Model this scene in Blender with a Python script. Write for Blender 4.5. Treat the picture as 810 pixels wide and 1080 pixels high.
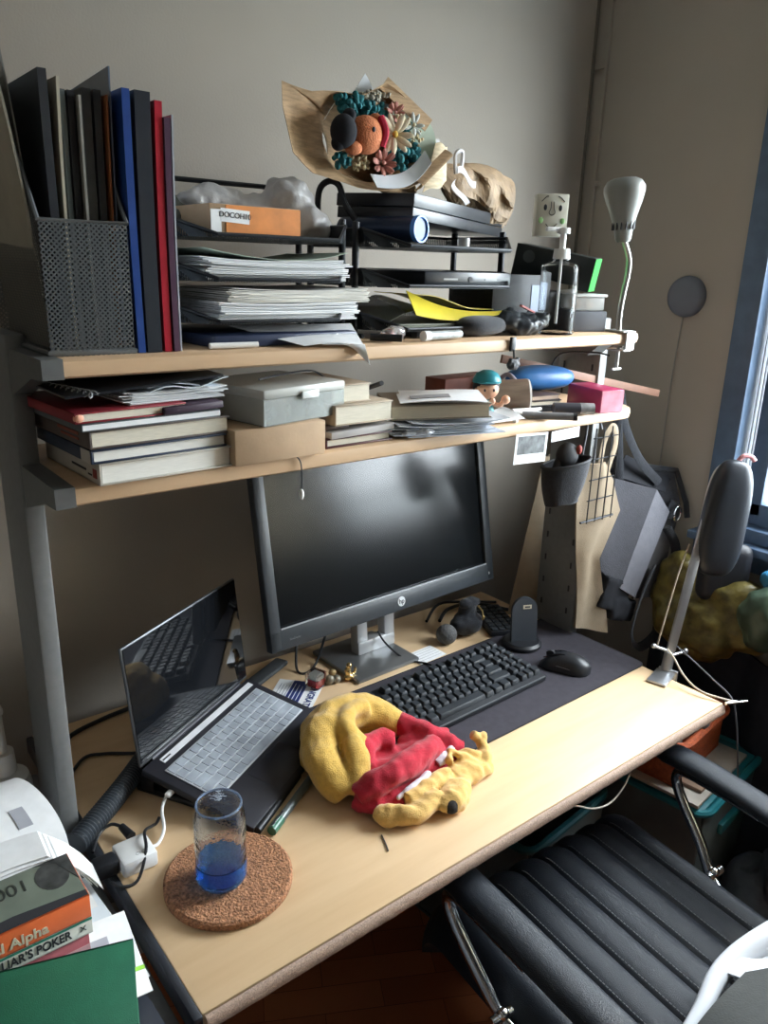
import bpy, bmesh, math, random
from mathutils import Vector, Matrix, noise
random.seed(7)
for o in list(bpy.data.objects): bpy.data.objects.remove(o)
SC = bpy.context.scene
COL = SC.collection
PI = math.pi

# ------------------------------------------------------------------ camera
cam_data = bpy.data.cameras.new('camera'); cam = bpy.data.objects.new('camera', cam_data); COL.objects.link(cam)
CAMR = Matrix(((0.78458352, 0.16609568, -0.59736164), (-0.61939455, 0.25333874, -0.74308134), (0.02791225, 0.95301191, 0.30164416)))
cam.matrix_world = Matrix.Translation((0, 0, 1.66)) @ CAMR.to_4x4()
cam_data.sensor_fit = 'HORIZONTAL'; cam_data.sensor_width = 36; cam_data.lens = 36 * 820 / 810
cam_data.clip_start = 0.05
SC.camera = cam
# ------------------------------------------------------------------ world / light / exposure
w = bpy.data.worlds.new('daylight'); SC.world = w; w.use_nodes = True
nt = w.node_tree; nt.nodes.clear()
wo = nt.nodes.new('ShaderNodeOutputWorld'); bg = nt.nodes.new('ShaderNodeBackground')
tc = nt.nodes.new('ShaderNodeTexCoord'); sp = nt.nodes.new('ShaderNodeSeparateXYZ'); rp = nt.nodes.new('ShaderNodeValToRGB')
nt.links.new(tc.outputs['Generated'], sp.inputs[0]); nt.links.new(sp.outputs['Z'], rp.inputs[0])
rp.color_ramp.elements[0].position = 0.0; rp.color_ramp.elements[0].color = (0.30, 0.33, 0.34, 1)
rp.color_ramp.elements[1].position = 0.03; rp.color_ramp.elements[1].color = (0.93, 0.96, 1.0, 1)
nt.links.new(rp.outputs[0], bg.inputs[0]); bg.inputs[1].default_value = 47.0
nt.links.new(bg.outputs[0], wo.inputs[0])
SC.view_settings.view_transform = 'Standard'; SC.view_settings.look = 'None'
SC.view_settings.gamma = 1.0; SC.view_settings.use_curve_mapping = False
SC.view_settings.exposure = 0.0
WX, WY = 1.96, 1.56            # right wall and back wall
WIN = [(-0.85, 1.03, 1.0, 2.35)]
for i, (y0, y1, z0, z1) in enumerate(WIN):
    ld = bpy.data.lights.new('window_portal', 'AREA'); ld.shape = 'RECTANGLE'; ld.size = z1 - z0; ld.size_y = y1 - y0
    ld.cycles.is_portal = True
    lo = bpy.data.objects.new('window_portal', ld); COL.objects.link(lo)
    lo.location = (WX + 0.13, (y0 + y1) / 2, (z0 + z1) / 2); lo.rotation_euler = (0, PI / 2, 0)

# ------------------------------------------------------------------ materials
MC = {}
def mat(name, col, rough=0.6, metal=0.0, var=0.08, sc=30.0, bump=0.0, bsc=None, trans=0.0, ior=1.45, alpha=1.0, sheen=0, coat=0, spec=0.5, stretch=(1, 1, 1)):
    if name in MC: return MC[name]
    m = bpy.data.materials.new(name); m.use_nodes = True; n = m.node_tree.nodes; l = m.node_tree.links
    b = n['Principled BSDF']
    t = n.new('ShaderNodeTexCoord'); mp = n.new('ShaderNodeMapping'); mp.inputs['Scale'].default_value = stretch
    l.new(t.outputs['Object'], mp.inputs[0])
    nz = n.new('ShaderNodeTexNoise'); nz.inputs['Scale'].default_value = sc; nz.inputs['Detail'].default_value = 4
    l.new(mp.outputs[0], nz.inputs['Vector'])
    cr = n.new('ShaderNodeValToRGB'); cr.color_ramp.elements[0].position = 0.3; cr.color_ramp.elements[1].position = 0.7
    cr.color_ramp.elements[0].color = tuple(min(1, c * (1 - var)) for c in col) + (1,)
    cr.color_ramp.elements[1].color = tuple(min(1, c * (1 + var)) for c in col) + (1,)
    l.new(nz.outputs['Fac'], cr.inputs[0]); l.new(cr.outputs[0], b.inputs['Base Color'])
    b.inputs['Roughness'].default_value = rough; b.inputs['Metallic'].default_value = metal
    b.inputs['Transmission Weight'].default_value = trans; b.inputs['IOR'].default_value = ior
    b.inputs['Alpha'].default_value = alpha; b.inputs['Sheen Weight'].default_value = sheen
    b.inputs['Coat Weight'].default_value = coat; b.inputs['Specular IOR Level'].default_value = spec
    if bump:
        n2 = n.new('ShaderNodeTexNoise'); n2.inputs['Scale'].default_value = bsc or sc * 3; n2.inputs['Detail'].default_value = 3
        l.new(mp.outputs[0], n2.inputs['Vector'])
        bp = n.new('ShaderNodeBump'); bp.inputs['Strength'].default_value = bump; bp.inputs['Distance'].default_value = 0.01
        l.new(n2.outputs['Fac'], bp.inputs['Height']); l.new(bp.outputs[0], b.inputs['Normal'])
    m.diffuse_color = tuple(col) + (1,)
    MC[name] = m; return m

def mesh_metal(name, horiz, pitch=0.0046, col=(0.035, 0.04, 0.045), wire=0.42):
    """expanded-metal sheet: diamond holes really are holes"""
    if name in MC: return MC[name]
    m = mat(name, col, 0.45, 0.6, 0.05); n = m.node_tree.nodes; l = m.node_tree.links; b = n['Principled BSDF']
    t = n.new('ShaderNodeTexCoord'); s = n.new('ShaderNodeSeparateXYZ'); l.new(t.outputs['Object'], s.inputs[0])
    def mth(op, a, bb=None, v=None):
        q = n.new('ShaderNodeMath'); q.operation = op; l.new(a, q.inputs[0])
        if bb is not None: l.new(bb, q.inputs[1])
        if v is not None: q.inputs[1].default_value = v
        return q.outputs[0]
    if horiz: a, c = s.outputs['X'], s.outputs['Y']
    else: a, c = mth('ADD', s.outputs['X'], s.outputs['Y']), s.outputs['Z']
    k = 1 / pitch
    p = mth('FRACT', mth('MULTIPLY', mth('ADD', mth('MULTIPLY', a, v=1.0), c), v=k))
    q = mth('FRACT', mth('MULTIPLY', mth('SUBTRACT', mth('MULTIPLY', a, v=1.0), c), v=k))
    p = mth('LESS_THAN', p, v=wire); q = mth('LESS_THAN', q, v=wire)
    l.new(mth('MAXIMUM', p, q), b.inputs['Alpha'])
    return m

def wood_mat(name, c1, c2, rough=0.35, stretch=(1.2, 9, 9), sc=4, bump=0.02):
    m = mat(name, c1, rough, 0, 0.1, sc, bump, 60, stretch=stretch); n = m.node_tree.nodes
    for x in n:
        if x.type == 'VALTORGB': x.color_ramp.elements[0].color = c1 + (1,); x.color_ramp.elements[1].color = c2 + (1,)
    return m
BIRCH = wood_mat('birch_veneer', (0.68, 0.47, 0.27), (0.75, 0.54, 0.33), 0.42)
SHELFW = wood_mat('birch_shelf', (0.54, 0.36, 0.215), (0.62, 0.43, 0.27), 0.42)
CHIP = mat('chipped_edge', (0.36, 0.25, 0.19), 0.7, 0, 0.42, 520, 0.15, 500)
WALL = mat('wall_paint', (0.365, 0.328, 0.282), 0.85, 0, 0.05, 3, 0.06, 220)
CEIL = mat('ceiling_paint', (0.60, 0.58, 0.54), 0.9, 0, 0.04, 3)
GREY = mat('grey_powder_metal', (0.20, 0.205, 0.205), 0.5, 0.25, 0.06, 80)
GREYD = mat('grey_bracket', (0.13, 0.135, 0.135), 0.5, 0.2, 0.06, 80)
BLACK = mat('black_plastic', (0.012, 0.013, 0.016), 0.42, 0, 0.2, 40)
BLACKM = mat('matte_black_plastic', (0.022, 0.024, 0.028), 0.6, 0, 0.2, 60)
BLKMET = mat('black_wire', (0.02, 0.022, 0.026), 0.4, 0.4, 0.1, 60)
WHITEP = mat('white_plastic', (0.75, 0.75, 0.74), 0.4, 0, 0.03, 40)
PAPER = mat('white_paper', (0.78, 0.79, 0.80), 0.8, 0, 0.04, 60)
PAPERC = mat('cream_pages', (0.66, 0.61, 0.50), 0.85, 0, 0.12, 60, stretch=(1, 1, 40))
PAPERW = mat('white_pages', (0.78, 0.76, 0.70), 0.85, 0, 0.08, 60, stretch=(1, 1, 40))
CHROME = mat('chrome', (0.75, 0.76, 0.78), 0.12, 1.0, 0.02, 20)
ALU = mat('brushed_aluminium', (0.50, 0.51, 0.53), 0.32, 0.9, 0.05, 40)
DARKCL = mat('dark_cloth', (0.018, 0.02, 0.026), 0.9, 0, 0.3, 90, 0.25, 400, sheen=0.2)
MESHH = mesh_metal('mesh_tray', True); MESHV = mesh_metal('mesh_upright', False, pitch=0.0066, col=(0.13, 0.14, 0.145), wire=0.26)
CARD = mat('kraft_cardboard', (0.42, 0.29, 0.18), 0.8, 0, 0.07, 30, 0.05, 200)
INK = mat('dark_ink', (0.03, 0.03, 0.035), 0.7, 0, 0.05)

# ------------------------------------------------------------------ mesh helpers
def rot(rx=0, ry=0, rz=0):
    return Matrix.Rotation(rz, 4, 'Z') @ Matrix.Rotation(ry, 4, 'Y') @ Matrix.Rotation(rx, 4, 'X')
def frame(o, x, z):
    """matrix with origin o, x axis along x, z axis close to z"""
    x = Vector(x).normalized(); z = Vector(z); y = z.cross(x).normalized(); z = x.cross(y)
    M = Matrix((x, y, z)).transposed().to_4x4(); M.translation = Vector(o); return M
class MB:
    def __init__(s): s.bm = bmesh.new()
    def _add(s, verts, M):
        for v in verts: v.co = M @ v.co
    def box(s, c, size, R=None, bev=0.0, seg=2):
        r = bmesh.ops.create_cube(s.bm, size=1.0); vs = r['verts']
        for v in vs: v.co = Vector((v.co.x * size[0], v.co.y * size[1], v.co.z * size[2]))
        if bev > 0:
            es = list({e for v in vs for e in v.link_edges})
            rr = bmesh.ops.bevel(s.bm, geom=es + vs, offset=min(bev, min(size) * 0.49), segments=seg, affect='EDGES', profile=0.5)
            vs = list({v for f in rr['faces'] for v in f.verts} | {v for v in vs if v.is_valid})
        M = Matrix.Translation(Vector(c)) @ (R or Matrix.Identity(4))
        s._add(vs, M); return s
    def cyl(s, a, b, r0, r1=None, seg=20, caps=True):
        r1 = r0 if r1 is None else r1; a = Vector(a); b = Vector(b); d = b - a
        z = d.normalized(); x = z.orthogonal().normalized(); y = z.cross(x)
        A, B = [], []
        for i in range(seg):
            t = 2 * PI * i / seg; q = x * math.cos(t) + y * math.sin(t)
            A.append(s.bm.verts.new(a + q * r0)); B.append(s.bm.verts.new(b + q * r1))
        for i in range(seg): s.bm.faces.new((A[i], A[(i + 1) % seg], B[(i + 1) % seg], B[i]))
        if caps: s.bm.faces.new(A[::-1]); s.bm.faces.new(B)
        return s
    def tube(s, pts, r, seg=8, smooth=True, closed=False, ell=1.0, up=None):
        P = [Vector(p) for p in pts]
        if smooth and len(P) > 2:
            Q = []; n = len(P)
            for i in range(n if closed else n - 1):
                p0 = P[(i - 1) % n] if (closed or i > 0) else P[0]; p1 = P[i]; p2 = P[(i + 1) % n]; p3 = P[(i + 2) % n] if (closed or i + 2 < n) else P[-1]
                for k in range(6):
                    t = k / 6
                    Q.append(0.5 * ((2 * p1) + (-p0 + p2) * t + (2 * p0 - 5 * p1 + 4 * p2 - p3) * t * t + (-p0 + 3 * p1 - 3 * p2 + p3) * t ** 3))
            if not closed: Q.append(P[-1])
            P = Q
        n = len(P); rings = []; prev = None
        for i, p in enumerate(P):
            if closed: d = P[(i + 1) % n] - P[i - 1]
            else: d = P[min(i + 1, n - 1)] - P[max(i - 1, 0)]
            if d.length < 1e-9: d = Vector((0, 0, 1))
            d.normalize()
            x = (Vector(up) if up else (prev if prev else d.orthogonal())); x = x - d * x.dot(d)
            if x.length < 1e-6: x = d.orthogonal()
            x.normalize(); prev = x; y = d.cross(x)
            rr = r(i / (n - 1)) if callable(r) else r
            rings.append([s.bm.verts.new(p + (x * math.cos(2 * PI * k / seg) * ell + y * math.sin(2 * PI * k / seg)) * rr) for k in range(seg)])
        for i in range(n if closed else n - 1):
            A = rings[i]; B = rings[(i + 1) % n]
            for k in range(seg): s.bm.faces.new((A[k], A[(k + 1) % seg], B[(k + 1) % seg], B[k]))
        if not closed: s.bm.faces.new(rings[0][::-1]); s.bm.faces.new(rings[-1])
        return s
    def lathe(s, prof, M=None, seg=32, close=False):
        M = M or Matrix.Identity(4); rings = []
        for r, z in prof:
            if r < 1e-6: rings.append([s.bm.verts.new(M @ Vector((0, 0, z)))])
            else: rings.append([s.bm.verts.new(M @ Vector((r * math.cos(2 * PI * k / seg), r * math.sin(2 * PI * k / seg), z))) for k in range(seg)])
        pr = list(zip(rings, rings[1:])) + ([(rings[-1], rings[0])] if close else [])
        for A, B in pr:
            for k in range(seg):
                k2 = (k + 1) % seg
                if len(A) == 1 and len(B) == 1: continue
                if len(A) == 1: s.bm.faces.new((A[0], B[k2], B[k]))
                elif len(B) == 1: s.bm.faces.new((A[k], A[k2], B[0]))
                else: s.bm.faces.new((A[k], A[k2], B[k2], B[k]))
        return s
    def prism(s, poly, M, h):
        """poly in local xy, extruded along local z by h"""
        A = [s.bm.verts.new(M @ Vector((x, y, 0))) for x, y in poly]; B = [s.bm.verts.new(M @ Vector((x, y, h))) for x, y in poly]
        n = len(poly)
        for i in range(n): s.bm.faces.new((A[i], A[(i + 1) % n], B[(i + 1) % n], B[i]))
        s.bm.faces.new(A[::-1]); s.bm.faces.new(B); return s
    def sheet(s, f, nu, nv, th=0.0008, closeu=False):
        """f(u,v) -> Vector; a surface with its own thickness"""
        G = [[Vector(f(i / (nu - 1), j / (nv - 1))) for j in range(nv)] for i in range(nu)]
        N = []
        for i in range(nu):
            row = []
            for j in range(nv):
                a = G[min(i + 1, nu - 1)][j] - G[max(i - 1, 0)][j]; b = G[i][min(j + 1, nv - 1)] - G[i][max(j - 1, 0)]
                c = a.cross(b); row.append(c.normalized() if c.length > 1e-12 else Vector((0, 0, 1)))
            N.append(row)
        T = [[s.bm.verts.new(G[i][j] + N[i][j] * th / 2) for j in range(nv)] for i in range(nu)]
        B = [[s.bm.verts.new(G[i][j] - N[i][j] * th / 2) for j in range(nv)] for i in range(nu)]
        for i in range(nu - 1):
            for j in range(nv - 1):
                s.bm.faces.new((T[i][j], T[i + 1][j], T[i + 1][j + 1], T[i][j + 1]))
                s.bm.faces.new((B[i][j], B[i][j + 1], B[i + 1][j + 1], B[i + 1][j]))
        for i in range(nu - 1):
            s.bm.faces.new((T[i][0], B[i][0], B[i + 1][0], T[i + 1][0])); s.bm.faces.new((T[i][-1], T[i + 1][-1], B[i + 1][-1], B[i][-1]))
        for j in range(nv - 1):
            s.bm.faces.new((T[0][j], T[0][j + 1], B[0][j + 1], B[0][j])); s.bm.faces.new((T[-1][j], B[-1][j], B[-1][j + 1], T[-1][j + 1]))
        return s
    def ell(s, c, r, R=None, seg=24, rings=14, pw=1.0):
        M = Matrix.Translation(Vector(c)) @ (R or Matrix.Identity(4)) @ Matrix.Diagonal((r[0], r[1], r[2], 1))
        def sg(v): return math.copysign(abs(v) ** pw, v)
        prof = [(sg(math.sin(PI * i / rings)), -sg(math.cos(PI * i / rings))) for i in range(rings + 1)]
        prof[0] = (0, -1); prof[-1] = (0, 1)
        if pw == 1.0: return s.lathe(prof, M, seg)
        ringsv = []
        for r_, z in prof:
            if r_ < 1e-6: ringsv.append([s.bm.verts.new(M @ Vector((0, 0, z)))])
            else: ringsv.append([s.bm.verts.new(M @ Vector((r_ * sg(math.cos(2 * PI * k / seg)), r_ * sg(math.sin(2 * PI * k / seg)), z))) for k in range(seg)])
        for A, B in zip(ringsv, ringsv[1:]):
            for k in range(seg):
                k2 = (k + 1) % seg
                if len(A) == 1: s.bm.faces.new((A[0], B[k2], B[k]))
                elif len(B) == 1: s.bm.faces.new((A[k], A[k2], B[0]))
                else: s.bm.faces.new((A[k], A[k2], B[k2], B[k]))
        return s
    def noise(s, amp, sc, seed=0, dirn=None):
        s.bm.normal_update()
        for v in s.bm.verts:
            q = v.co * sc + Vector((seed, seed * 1.7, 0))
            k = noise.noise(q) + 0.5 * noise.noise(q * 2.1)
            v.co += (dirn or v.normal) * k * amp
        return s
    def mesh(s, name, smooth=True, inv=None):
        bmesh.ops.recalc_face_normals(s.bm, faces=s.bm.faces)
        if inv is not None:
            for v in s.bm.verts: v.co = inv @ v.co
        me = bpy.data.meshes.new(name); s.bm.to_mesh(me); s.bm.free()
        if smooth:
            for p in me.polygons: p.use_smooth = True
            try: me.set_sharp_from_angle(angle=math.radians(38))
            except Exception: pass
        return me
def tag(o, label=None, cat=None, group=None, kind=None):
    if label: o['label'] = label
    if cat: o['category'] = cat
    if group: o['group'] = group
    if kind: o['kind'] = kind
    return o
def thing(name, label, cat, loc=(0, 0, 0), rz=0.0, group=None, M=None):
    o = bpy.data.objects.new(name, None); COL.objects.link(o); o.empty_display_size = 0.02
    o.location = loc; o.rotation_euler = (0, 0, rz)
    if M is not None: o.matrix_basis = M
    tag(o, label, cat, group); return o
def mtx(o):
    return o.matrix_basis.copy()
def part(name, mb, m, parent=None, world=False, smooth=True, label=None, kind=None):
    inv = None
    if parent is not None and world:
        r = parent
        while r.parent: r = r.parent
        inv = mtx(r).inverted()
    me = mb.mesh(name, smooth, inv) if isinstance(mb, MB) else mb
    me.materials.clear(); me.materials.append(m)
    o = bpy.data.objects.new(name, me); COL.objects.link(o)
    if parent is not None: o.parent = parent
    if label: o['label'] = label
    if kind: o['kind'] = kind
    return o
def solo(name, label, cat, mb, m, group=None, loc=None, rz=0, smooth=True, kind=None):
    o = part(name, mb, m, None, smooth=smooth); tag(o, label, cat, group, kind)
    if loc is not None: o.location = loc; o.rotation_euler = (0, 0, rz)
    return o
def struct(name, mb, m, smooth=False):
    o = part(name, mb, m, smooth=smooth); o['kind'] = 'structure'; return o
def text(s, size, M, m, parent, name='lettering', ext=0.0003, world=True, bold=0.0, sx=1.0, font=None):
    cu = bpy.data.curves.new('t', 'FONT'); cu.body = s; cu.size = size; cu.extrude = ext; cu.offset = bold
    cu.align_x = 'CENTER'; cu.align_y = 'CENTER'
    o = bpy.data.objects.new('t', cu); COL.objects.link(o)
    dg = bpy.context.evaluated_depsgraph_get(); me = bpy.data.meshes.new_from_object(o.evaluated_get(dg))
    bpy.data.objects.remove(o)
    r = parent
    while r.parent: r = r.parent
    MM = (mtx(r).inverted() @ M) if world else M
    me.transform(MM @ Matrix.Diagonal((sx, 1, 1, 1)))
    me.materials.clear(); me.materials.append(m)
    ob = bpy.data.objects.new(name, me); COL.objects.link(ob); ob.parent = parent
    return ob
def blob(shapes, voxel=0.006, amp=0.004, sc=18, seed=0, fold=None, smooth_it=3, zmin=None):
    """fuse soft shapes into one continuous skin and crease it"""
    mb = MB()
    for sh in shapes:
        if sh[0] == 'e': mb.ell(*sh[1:])
        elif sh[0] == 't': mb.tube(sh[1], sh[2], 12, ell=sh[3] if len(sh) > 3 else 1.0, up=sh[4] if len(sh) > 4 else None)
        elif sh[0] == 'b': mb.box(*sh[1:])
    me = mb.mesh('tmp', False); o = bpy.data.objects.new('tmp', me); COL.objects.link(o)
    r = o.modifiers.new('r', 'REMESH'); r.mode = 'VOXEL'; r.voxel_size = voxel
    sm = o.modifiers.new('s', 'SMOOTH'); sm.iterations = smooth_it; sm.factor = 0.5
    dg = bpy.context.evaluated_depsgraph_get(); me2 = bpy.data.meshes.new_from_object(o.evaluated_get(dg))
    bpy.data.objects.remove(o)
    mb = MB(); mb.bm.from_mesh(me2); mb.noise(amp, sc, seed)
    if fold:
        mb.bm.normal_update()
        for v in mb.bm.verts:
            q = fold(v.co); v.co += v.normal * q
    if zmin is not None:
        for v in mb.bm.verts: v.co.z = max(v.co.z, zmin)
    return mb

# ------------------------------------------------------------------ room
X0, Y0, H = -1.5, -2.6, 2.62
FLOORM = mat('parquet', (0.20, 0.065, 0.03), 0.28, 0, 0.2, 8)
def parquet():
    m = FLOORM; n = m.node_tree.nodes; l = m.node_tree.links; b = n['Principled BSDF']
    t = n.new('ShaderNodeTexCoord'); mp = n.new('ShaderNodeMapping'); mp.inputs['Rotation'].default_value = (0, 0, 0.5)
    br = n.new('ShaderNodeTexBrick'); br.inputs['Scale'].default_value = 3.2; br.inputs['Brick Width'].default_value = 0.9; br.inputs['Row Height'].default_value = 0.23
    br.inputs['Color1'].default_value = (0.50, 0.17, 0.07, 1); br.inputs['Color2'].default_value = (0.34, 0.105, 0.045, 1); br.inputs['Mortar'].default_value = (0.16, 0.05, 0.022, 1)
    br.inputs['Mortar Size'].default_value = 0.003
    l.new(t.outputs['Object'], mp.inputs[0]); l.new(mp.outputs[0], br.inputs['Vector']); l.new(br.outputs['Color'], b.inputs['Base Color'])
parquet()
struct('floor', MB().box(((X0 + WX) / 2, (Y0 + WY) / 2, -0.05), (WX - X0 + 0.4, WY - Y0 + 0.4, 0.1)), FLOORM)
struct('ceiling', MB().box(((X0 + WX) / 2, (Y0 + WY) / 2, H + 0.05), (WX - X0 + 0.4, WY - Y0 + 0.4, 0.1)), CEIL)
struct('wall_back', MB().box(((X0 + WX) / 2, WY + 0.05, H / 2), (WX - X0 + 0.4, 0.1, H)), WALL)
struct('wall_left', MB().box((X0 - 0.05, (Y0 + WY) / 2, H / 2), (0.1, WY - Y0, H)), WALL)
struct('wall_front', MB().box(((X0 + WX) / 2, Y0 - 0.05, H / 2), (WX - X0 + 0.4, 0.1, H)), WALL)
mb = MB()
T = 0.16
for a, b_ in ((Y0, WIN[0][0]), (WIN[0][1], WY)): mb.box((WX + T / 2, (a + b_) / 2, H / 2), (T, b_ - a, H))
for y0, y1, z0, z1 in WIN:
    mb.box((WX + T / 2, (y0 + y1) / 2, z0 / 2), (T, y1 - y0, z0)); mb.box((WX + T / 2, (y0 + y1) / 2, (z1 + H) / 2), (T, y1 - y0, H - z1))
struct('wall_right', mb, WALL)
BASEM = mat('skirting_paint', (0.40, 0.37, 0.32), 0.6)
struct('baseboard_back', MB().box(((X0 + WX) / 2, WY - 0.008, 0.05), (WX - X0, 0.016, 0.1)), BASEM)
struct('baseboard_right', MB().box((WX - 0.008, (Y0 + WY - .02) / 2, 0.05), (0.016, WY - Y0 - .05, 0.1)), BASEM)
struct('baseboard_left', MB().box((X0 + 0.008, (Y0 + WY - .02) / 2, 0.05), (0.016, WY - Y0 - .05, 0.1)), BASEM)
# thin painted cable conduit hugging the corner
struct('trim_1', MB().box((WX - 0.006, 1.515, 1.9), (0.010, 0.008, 1.4)).box((WX - 0.008, 1.53, 2.2), (0.012, 0.035, 0.012)).box((WX - 0.008, 1.51, 1.90), (0.012, 0.02, 0.014)), WALL)
struct('trim_2', MB().box((WX - 0.012, WY - 0.004, 1.7), (0.004, 0.008, 1.8)), mat('seam_dark', (0.16, 0.145, 0.12), 0.9))
# windows
FRM = mat('glare_lightened_blue_metal', (0.085, 0.130, 0.20), 0.45, 0.0, 0.1, 30)  # dark blue metal, its colour lightened to carry the window glare and haze
GLASS = bpy.data.materials.new('window_glass'); GLASS.use_nodes = True
gn = GLASS.node_tree.nodes; gn.clear(); go = gn.new('ShaderNodeOutputMaterial'); gm = gn.new('ShaderNodeMixShader'); gt = gn.new('ShaderNodeBsdfTransparent'); gg = gn.new('ShaderNodeBsdfGlossy')
gg.inputs['Roughness'].default_value = 0.02; gm.inputs[0].default_value = 0.05; gt.inputs[0].default_value = (0.93, 0.96, 0.97, 1)
GLASS.node_tree.links.new(gt.outputs[0], gm.inputs[1]); GLASS.node_tree.links.new(gg.outputs[0], gm.inputs[2]); GLASS.node_tree.links.new(gm.outputs[0], go.inputs[0])
ADDED_BLIND = mat('added_blind_cloth', (0.75, 0.68, 0.55), 0.9, 0, 0.03, 30, trans=0.0)
ADDED_BLIND.node_tree.nodes['Principled BSDF'].inputs['Transmission Weight'].default_value = 0.6
ADDED_BLIND.node_tree.nodes['Principled BSDF'].inputs['Roughness'].default_value = 1.0
TRK = mat('aluminium_track', (0.62, 0.66, 0.70), 0.4, 0.2)
for i, (y0, y1, z0, z1) in enumerate(WIN):
    r = thing('window_%d' % (i + 1), None, None); r['kind'] = 'structure'
    fx = WX + 0.045; ft = 0.075
    mb = MB(); L_ = y1 - y0
    mb.box((fx - 0.03, y1 - 0.03, (z0 + z1) / 2), (ft, 0.062, z1 - z0), bev=0.003)
    mb.box((fx - 0.03, y0 + 0.03, (z0 + z1) / 2), (ft, 0.062, z1 - z0), bev=0.003)
    mb.box((fx - 0.03, (y0 + y1) / 2, z0 + 0.018), (ft, L_, 0.036), bev=0.003)
    mb.box((fx - 0.03, (y0 + y1) / 2, z1 - 0.02), (ft, L_, 0.04), bev=0.003)
    part('window_frame', mb, FRM, r)
    # casements: bright slit with track bars, then sash with glazing bars
    for k, (a, c) in enumerate(((y0 + 0.06, (y0 + y1) / 2 - 0.02), ((y0 + y1) / 2 + 0.02, y1 - 0.085))):
        mb = MB()
        for yy in (a + 0.022, c - 0.022): mb.box((fx, yy, (z0 + z1) / 2 + 0.02), (0.045, 0.044, z1 - z0 - 0.08), bev=0.003)
        mb.box((fx, (a + c) / 2, z0 + 0.065), (0.045, c - a, 0.06), bev=0.003); mb.box((fx, (a + c) / 2, z1 - 0.06), (0.045, c - a, 0.05), bev=0.003)
        for zz in (z0 + 0.20, z0 + 0.40, z0 + 0.60, z0 + 0.80, z0 + 1.0, z0 + 1.18): mb.box((fx, (a + c) / 2, zz), (0.03, c - a - 0.05, 0.022), bev=0.002)
        sash = part('sash', mb, FRM, r)
        part('pane', MB().box((fx + 0.004, (a + c) / 2, (z0 + z1) / 2), (0.004, c - a - 0.05, z1 - z0 - 0.1)), GLASS, sash)
    mb = MB()
    for yy in (y1 - 0.067, y1 - 0.077): mb.box((fx + 0.01, yy, (z0 + z1) / 2), (0.05, 0.0028, z1 - z0 - 0.05))
    part('track', mb, TRK, r)
    mb = MB().box((WX - 0.02, (y0 + y1) / 2, z0 - 0.012), (0.07, L_ + 0.04, 0.022), bev=0.003).box((WX - 0.004, (y0 + y1) / 2, z0 - 0.05), (0.022, L_ + 0.04, 0.06), bev=0.003)
    part('window_sill', mb, FRM, r)
    # unseen cream roller cloth, added to dim the light through the far part
    part('added_blind', MB().box((fx - 0.085, (y0 + 0.20) / 2, (z0 + z1) / 2), (0.002, 0.20 - y0, z1 - z0 - 0.02)).cyl((fx - .085, y0 - .03, z1 - .02), (fx - .085, 0.21, z1 - .02), 0.02), ADDED_BLIND, r)
    part('latch', MB().box((WX - 0.03, y1 - 0.10, z0 + 0.62), (0.03, 0.02, 0.05), bev=0.004).cyl((WX - 0.04, y1 - 0.10, z0 + .62), (WX - 0.06, y1 - 0.13, z0 + .60), .006), FRM, r)

# ------------------------------------------------------------------ desk
DX0, DX1, DY0, DY1, DZ = 0.305, 1.577, 0.716, 1.49, 0.74
desk = thing('computer_desk', 'birch veneer workstation desk with grey steel uprights carrying two long shelves', 'desk', (0.94, 1.1, 0))
part('tabletop', MB().box(((DX0 + DX1) / 2, (DY0 + DY1) / 2 + .002, DZ - 0.014), (DX1 - DX0, DY1 - DY0 - .006, 0.028), bev=0.002), BIRCH, desk, True)
def chipband(u, v):
    a = v * PI - PI / 2
    x = DX0 + 0.003 + u * (DX1 - DX0 - 0.006); jag = noise.noise(Vector((x * 60, v * 5, 0))) * 0.0012
    return (x, DY0 + 0.003 - math.cos(a) * (0.008 + jag), DZ - 0.0145 + math.sin(a) * 0.0125)
part('front_edge', MB().sheet(chipband, 300, 9, 0.001), CHIP, desk, True, label='worn front edge where the particle board shows')
EDGE = mat('black_edging', (0.03, 0.033, 0.04), 0.4, 0, 0.2, 20)
part('side_edging', MB().box((DX0 - 0.006, (DY0 + DY1) / 2, DZ - 0.018), (0.014, DY1 - DY0 - .004, 0.036), bev=0.004), EDGE, desk, True, label='black left edging of the tabletop')
part('side_edging', MB().box((DX1 + 0.001, (DY0 + DY1) / 2, DZ - 0.015), (0.004, DY1 - DY0 - .012, 0.028), bev=0.001), BIRCH, desk, True)
# uprights (posts) with slots
def upright(x0, x1, inner, right):
    mb = MB(); yf, yb, zt = 1.15, 1.275, 1.558
    xc = (x0 + x1) / 2
    mb.box((xc, (yf + yb) / 2, (zt + 0.04) / 2), (x1 - x0, yb - yf, zt - 0.04), bev=0.004)
    o = part('upright', mb, GREY, desk, True)
    for k in range(12 if right else 0):
        for yy in (yf + 0.02, yb - 0.02):
            part('slot', MB().box((inner, yy, 0.80 + k * 0.064), (0.003, 0.004, 0.016)), INK, o, True)
upright(0.262, 0.291, 0.2915, False)
upright(1.572, 1.600, 1.5715, True)
for x in (0.276, 1.586):
    part('foot', MB().box((x, 1.31, 0.03), (0.05, 0.34, 0.04), bev=0.01), GREYD, desk, True)
    part('side_frame', MB().box((x, 1.08, DZ - 0.06), (0.026, 0.66, 0.05), bev=0.005), GREYD, desk, True)
part('cross_brace', MB().box((0.93, 1.26, 0.55), (1.27, 0.02, 0.16), bev=0.004), GREYD, desk, True)
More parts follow.
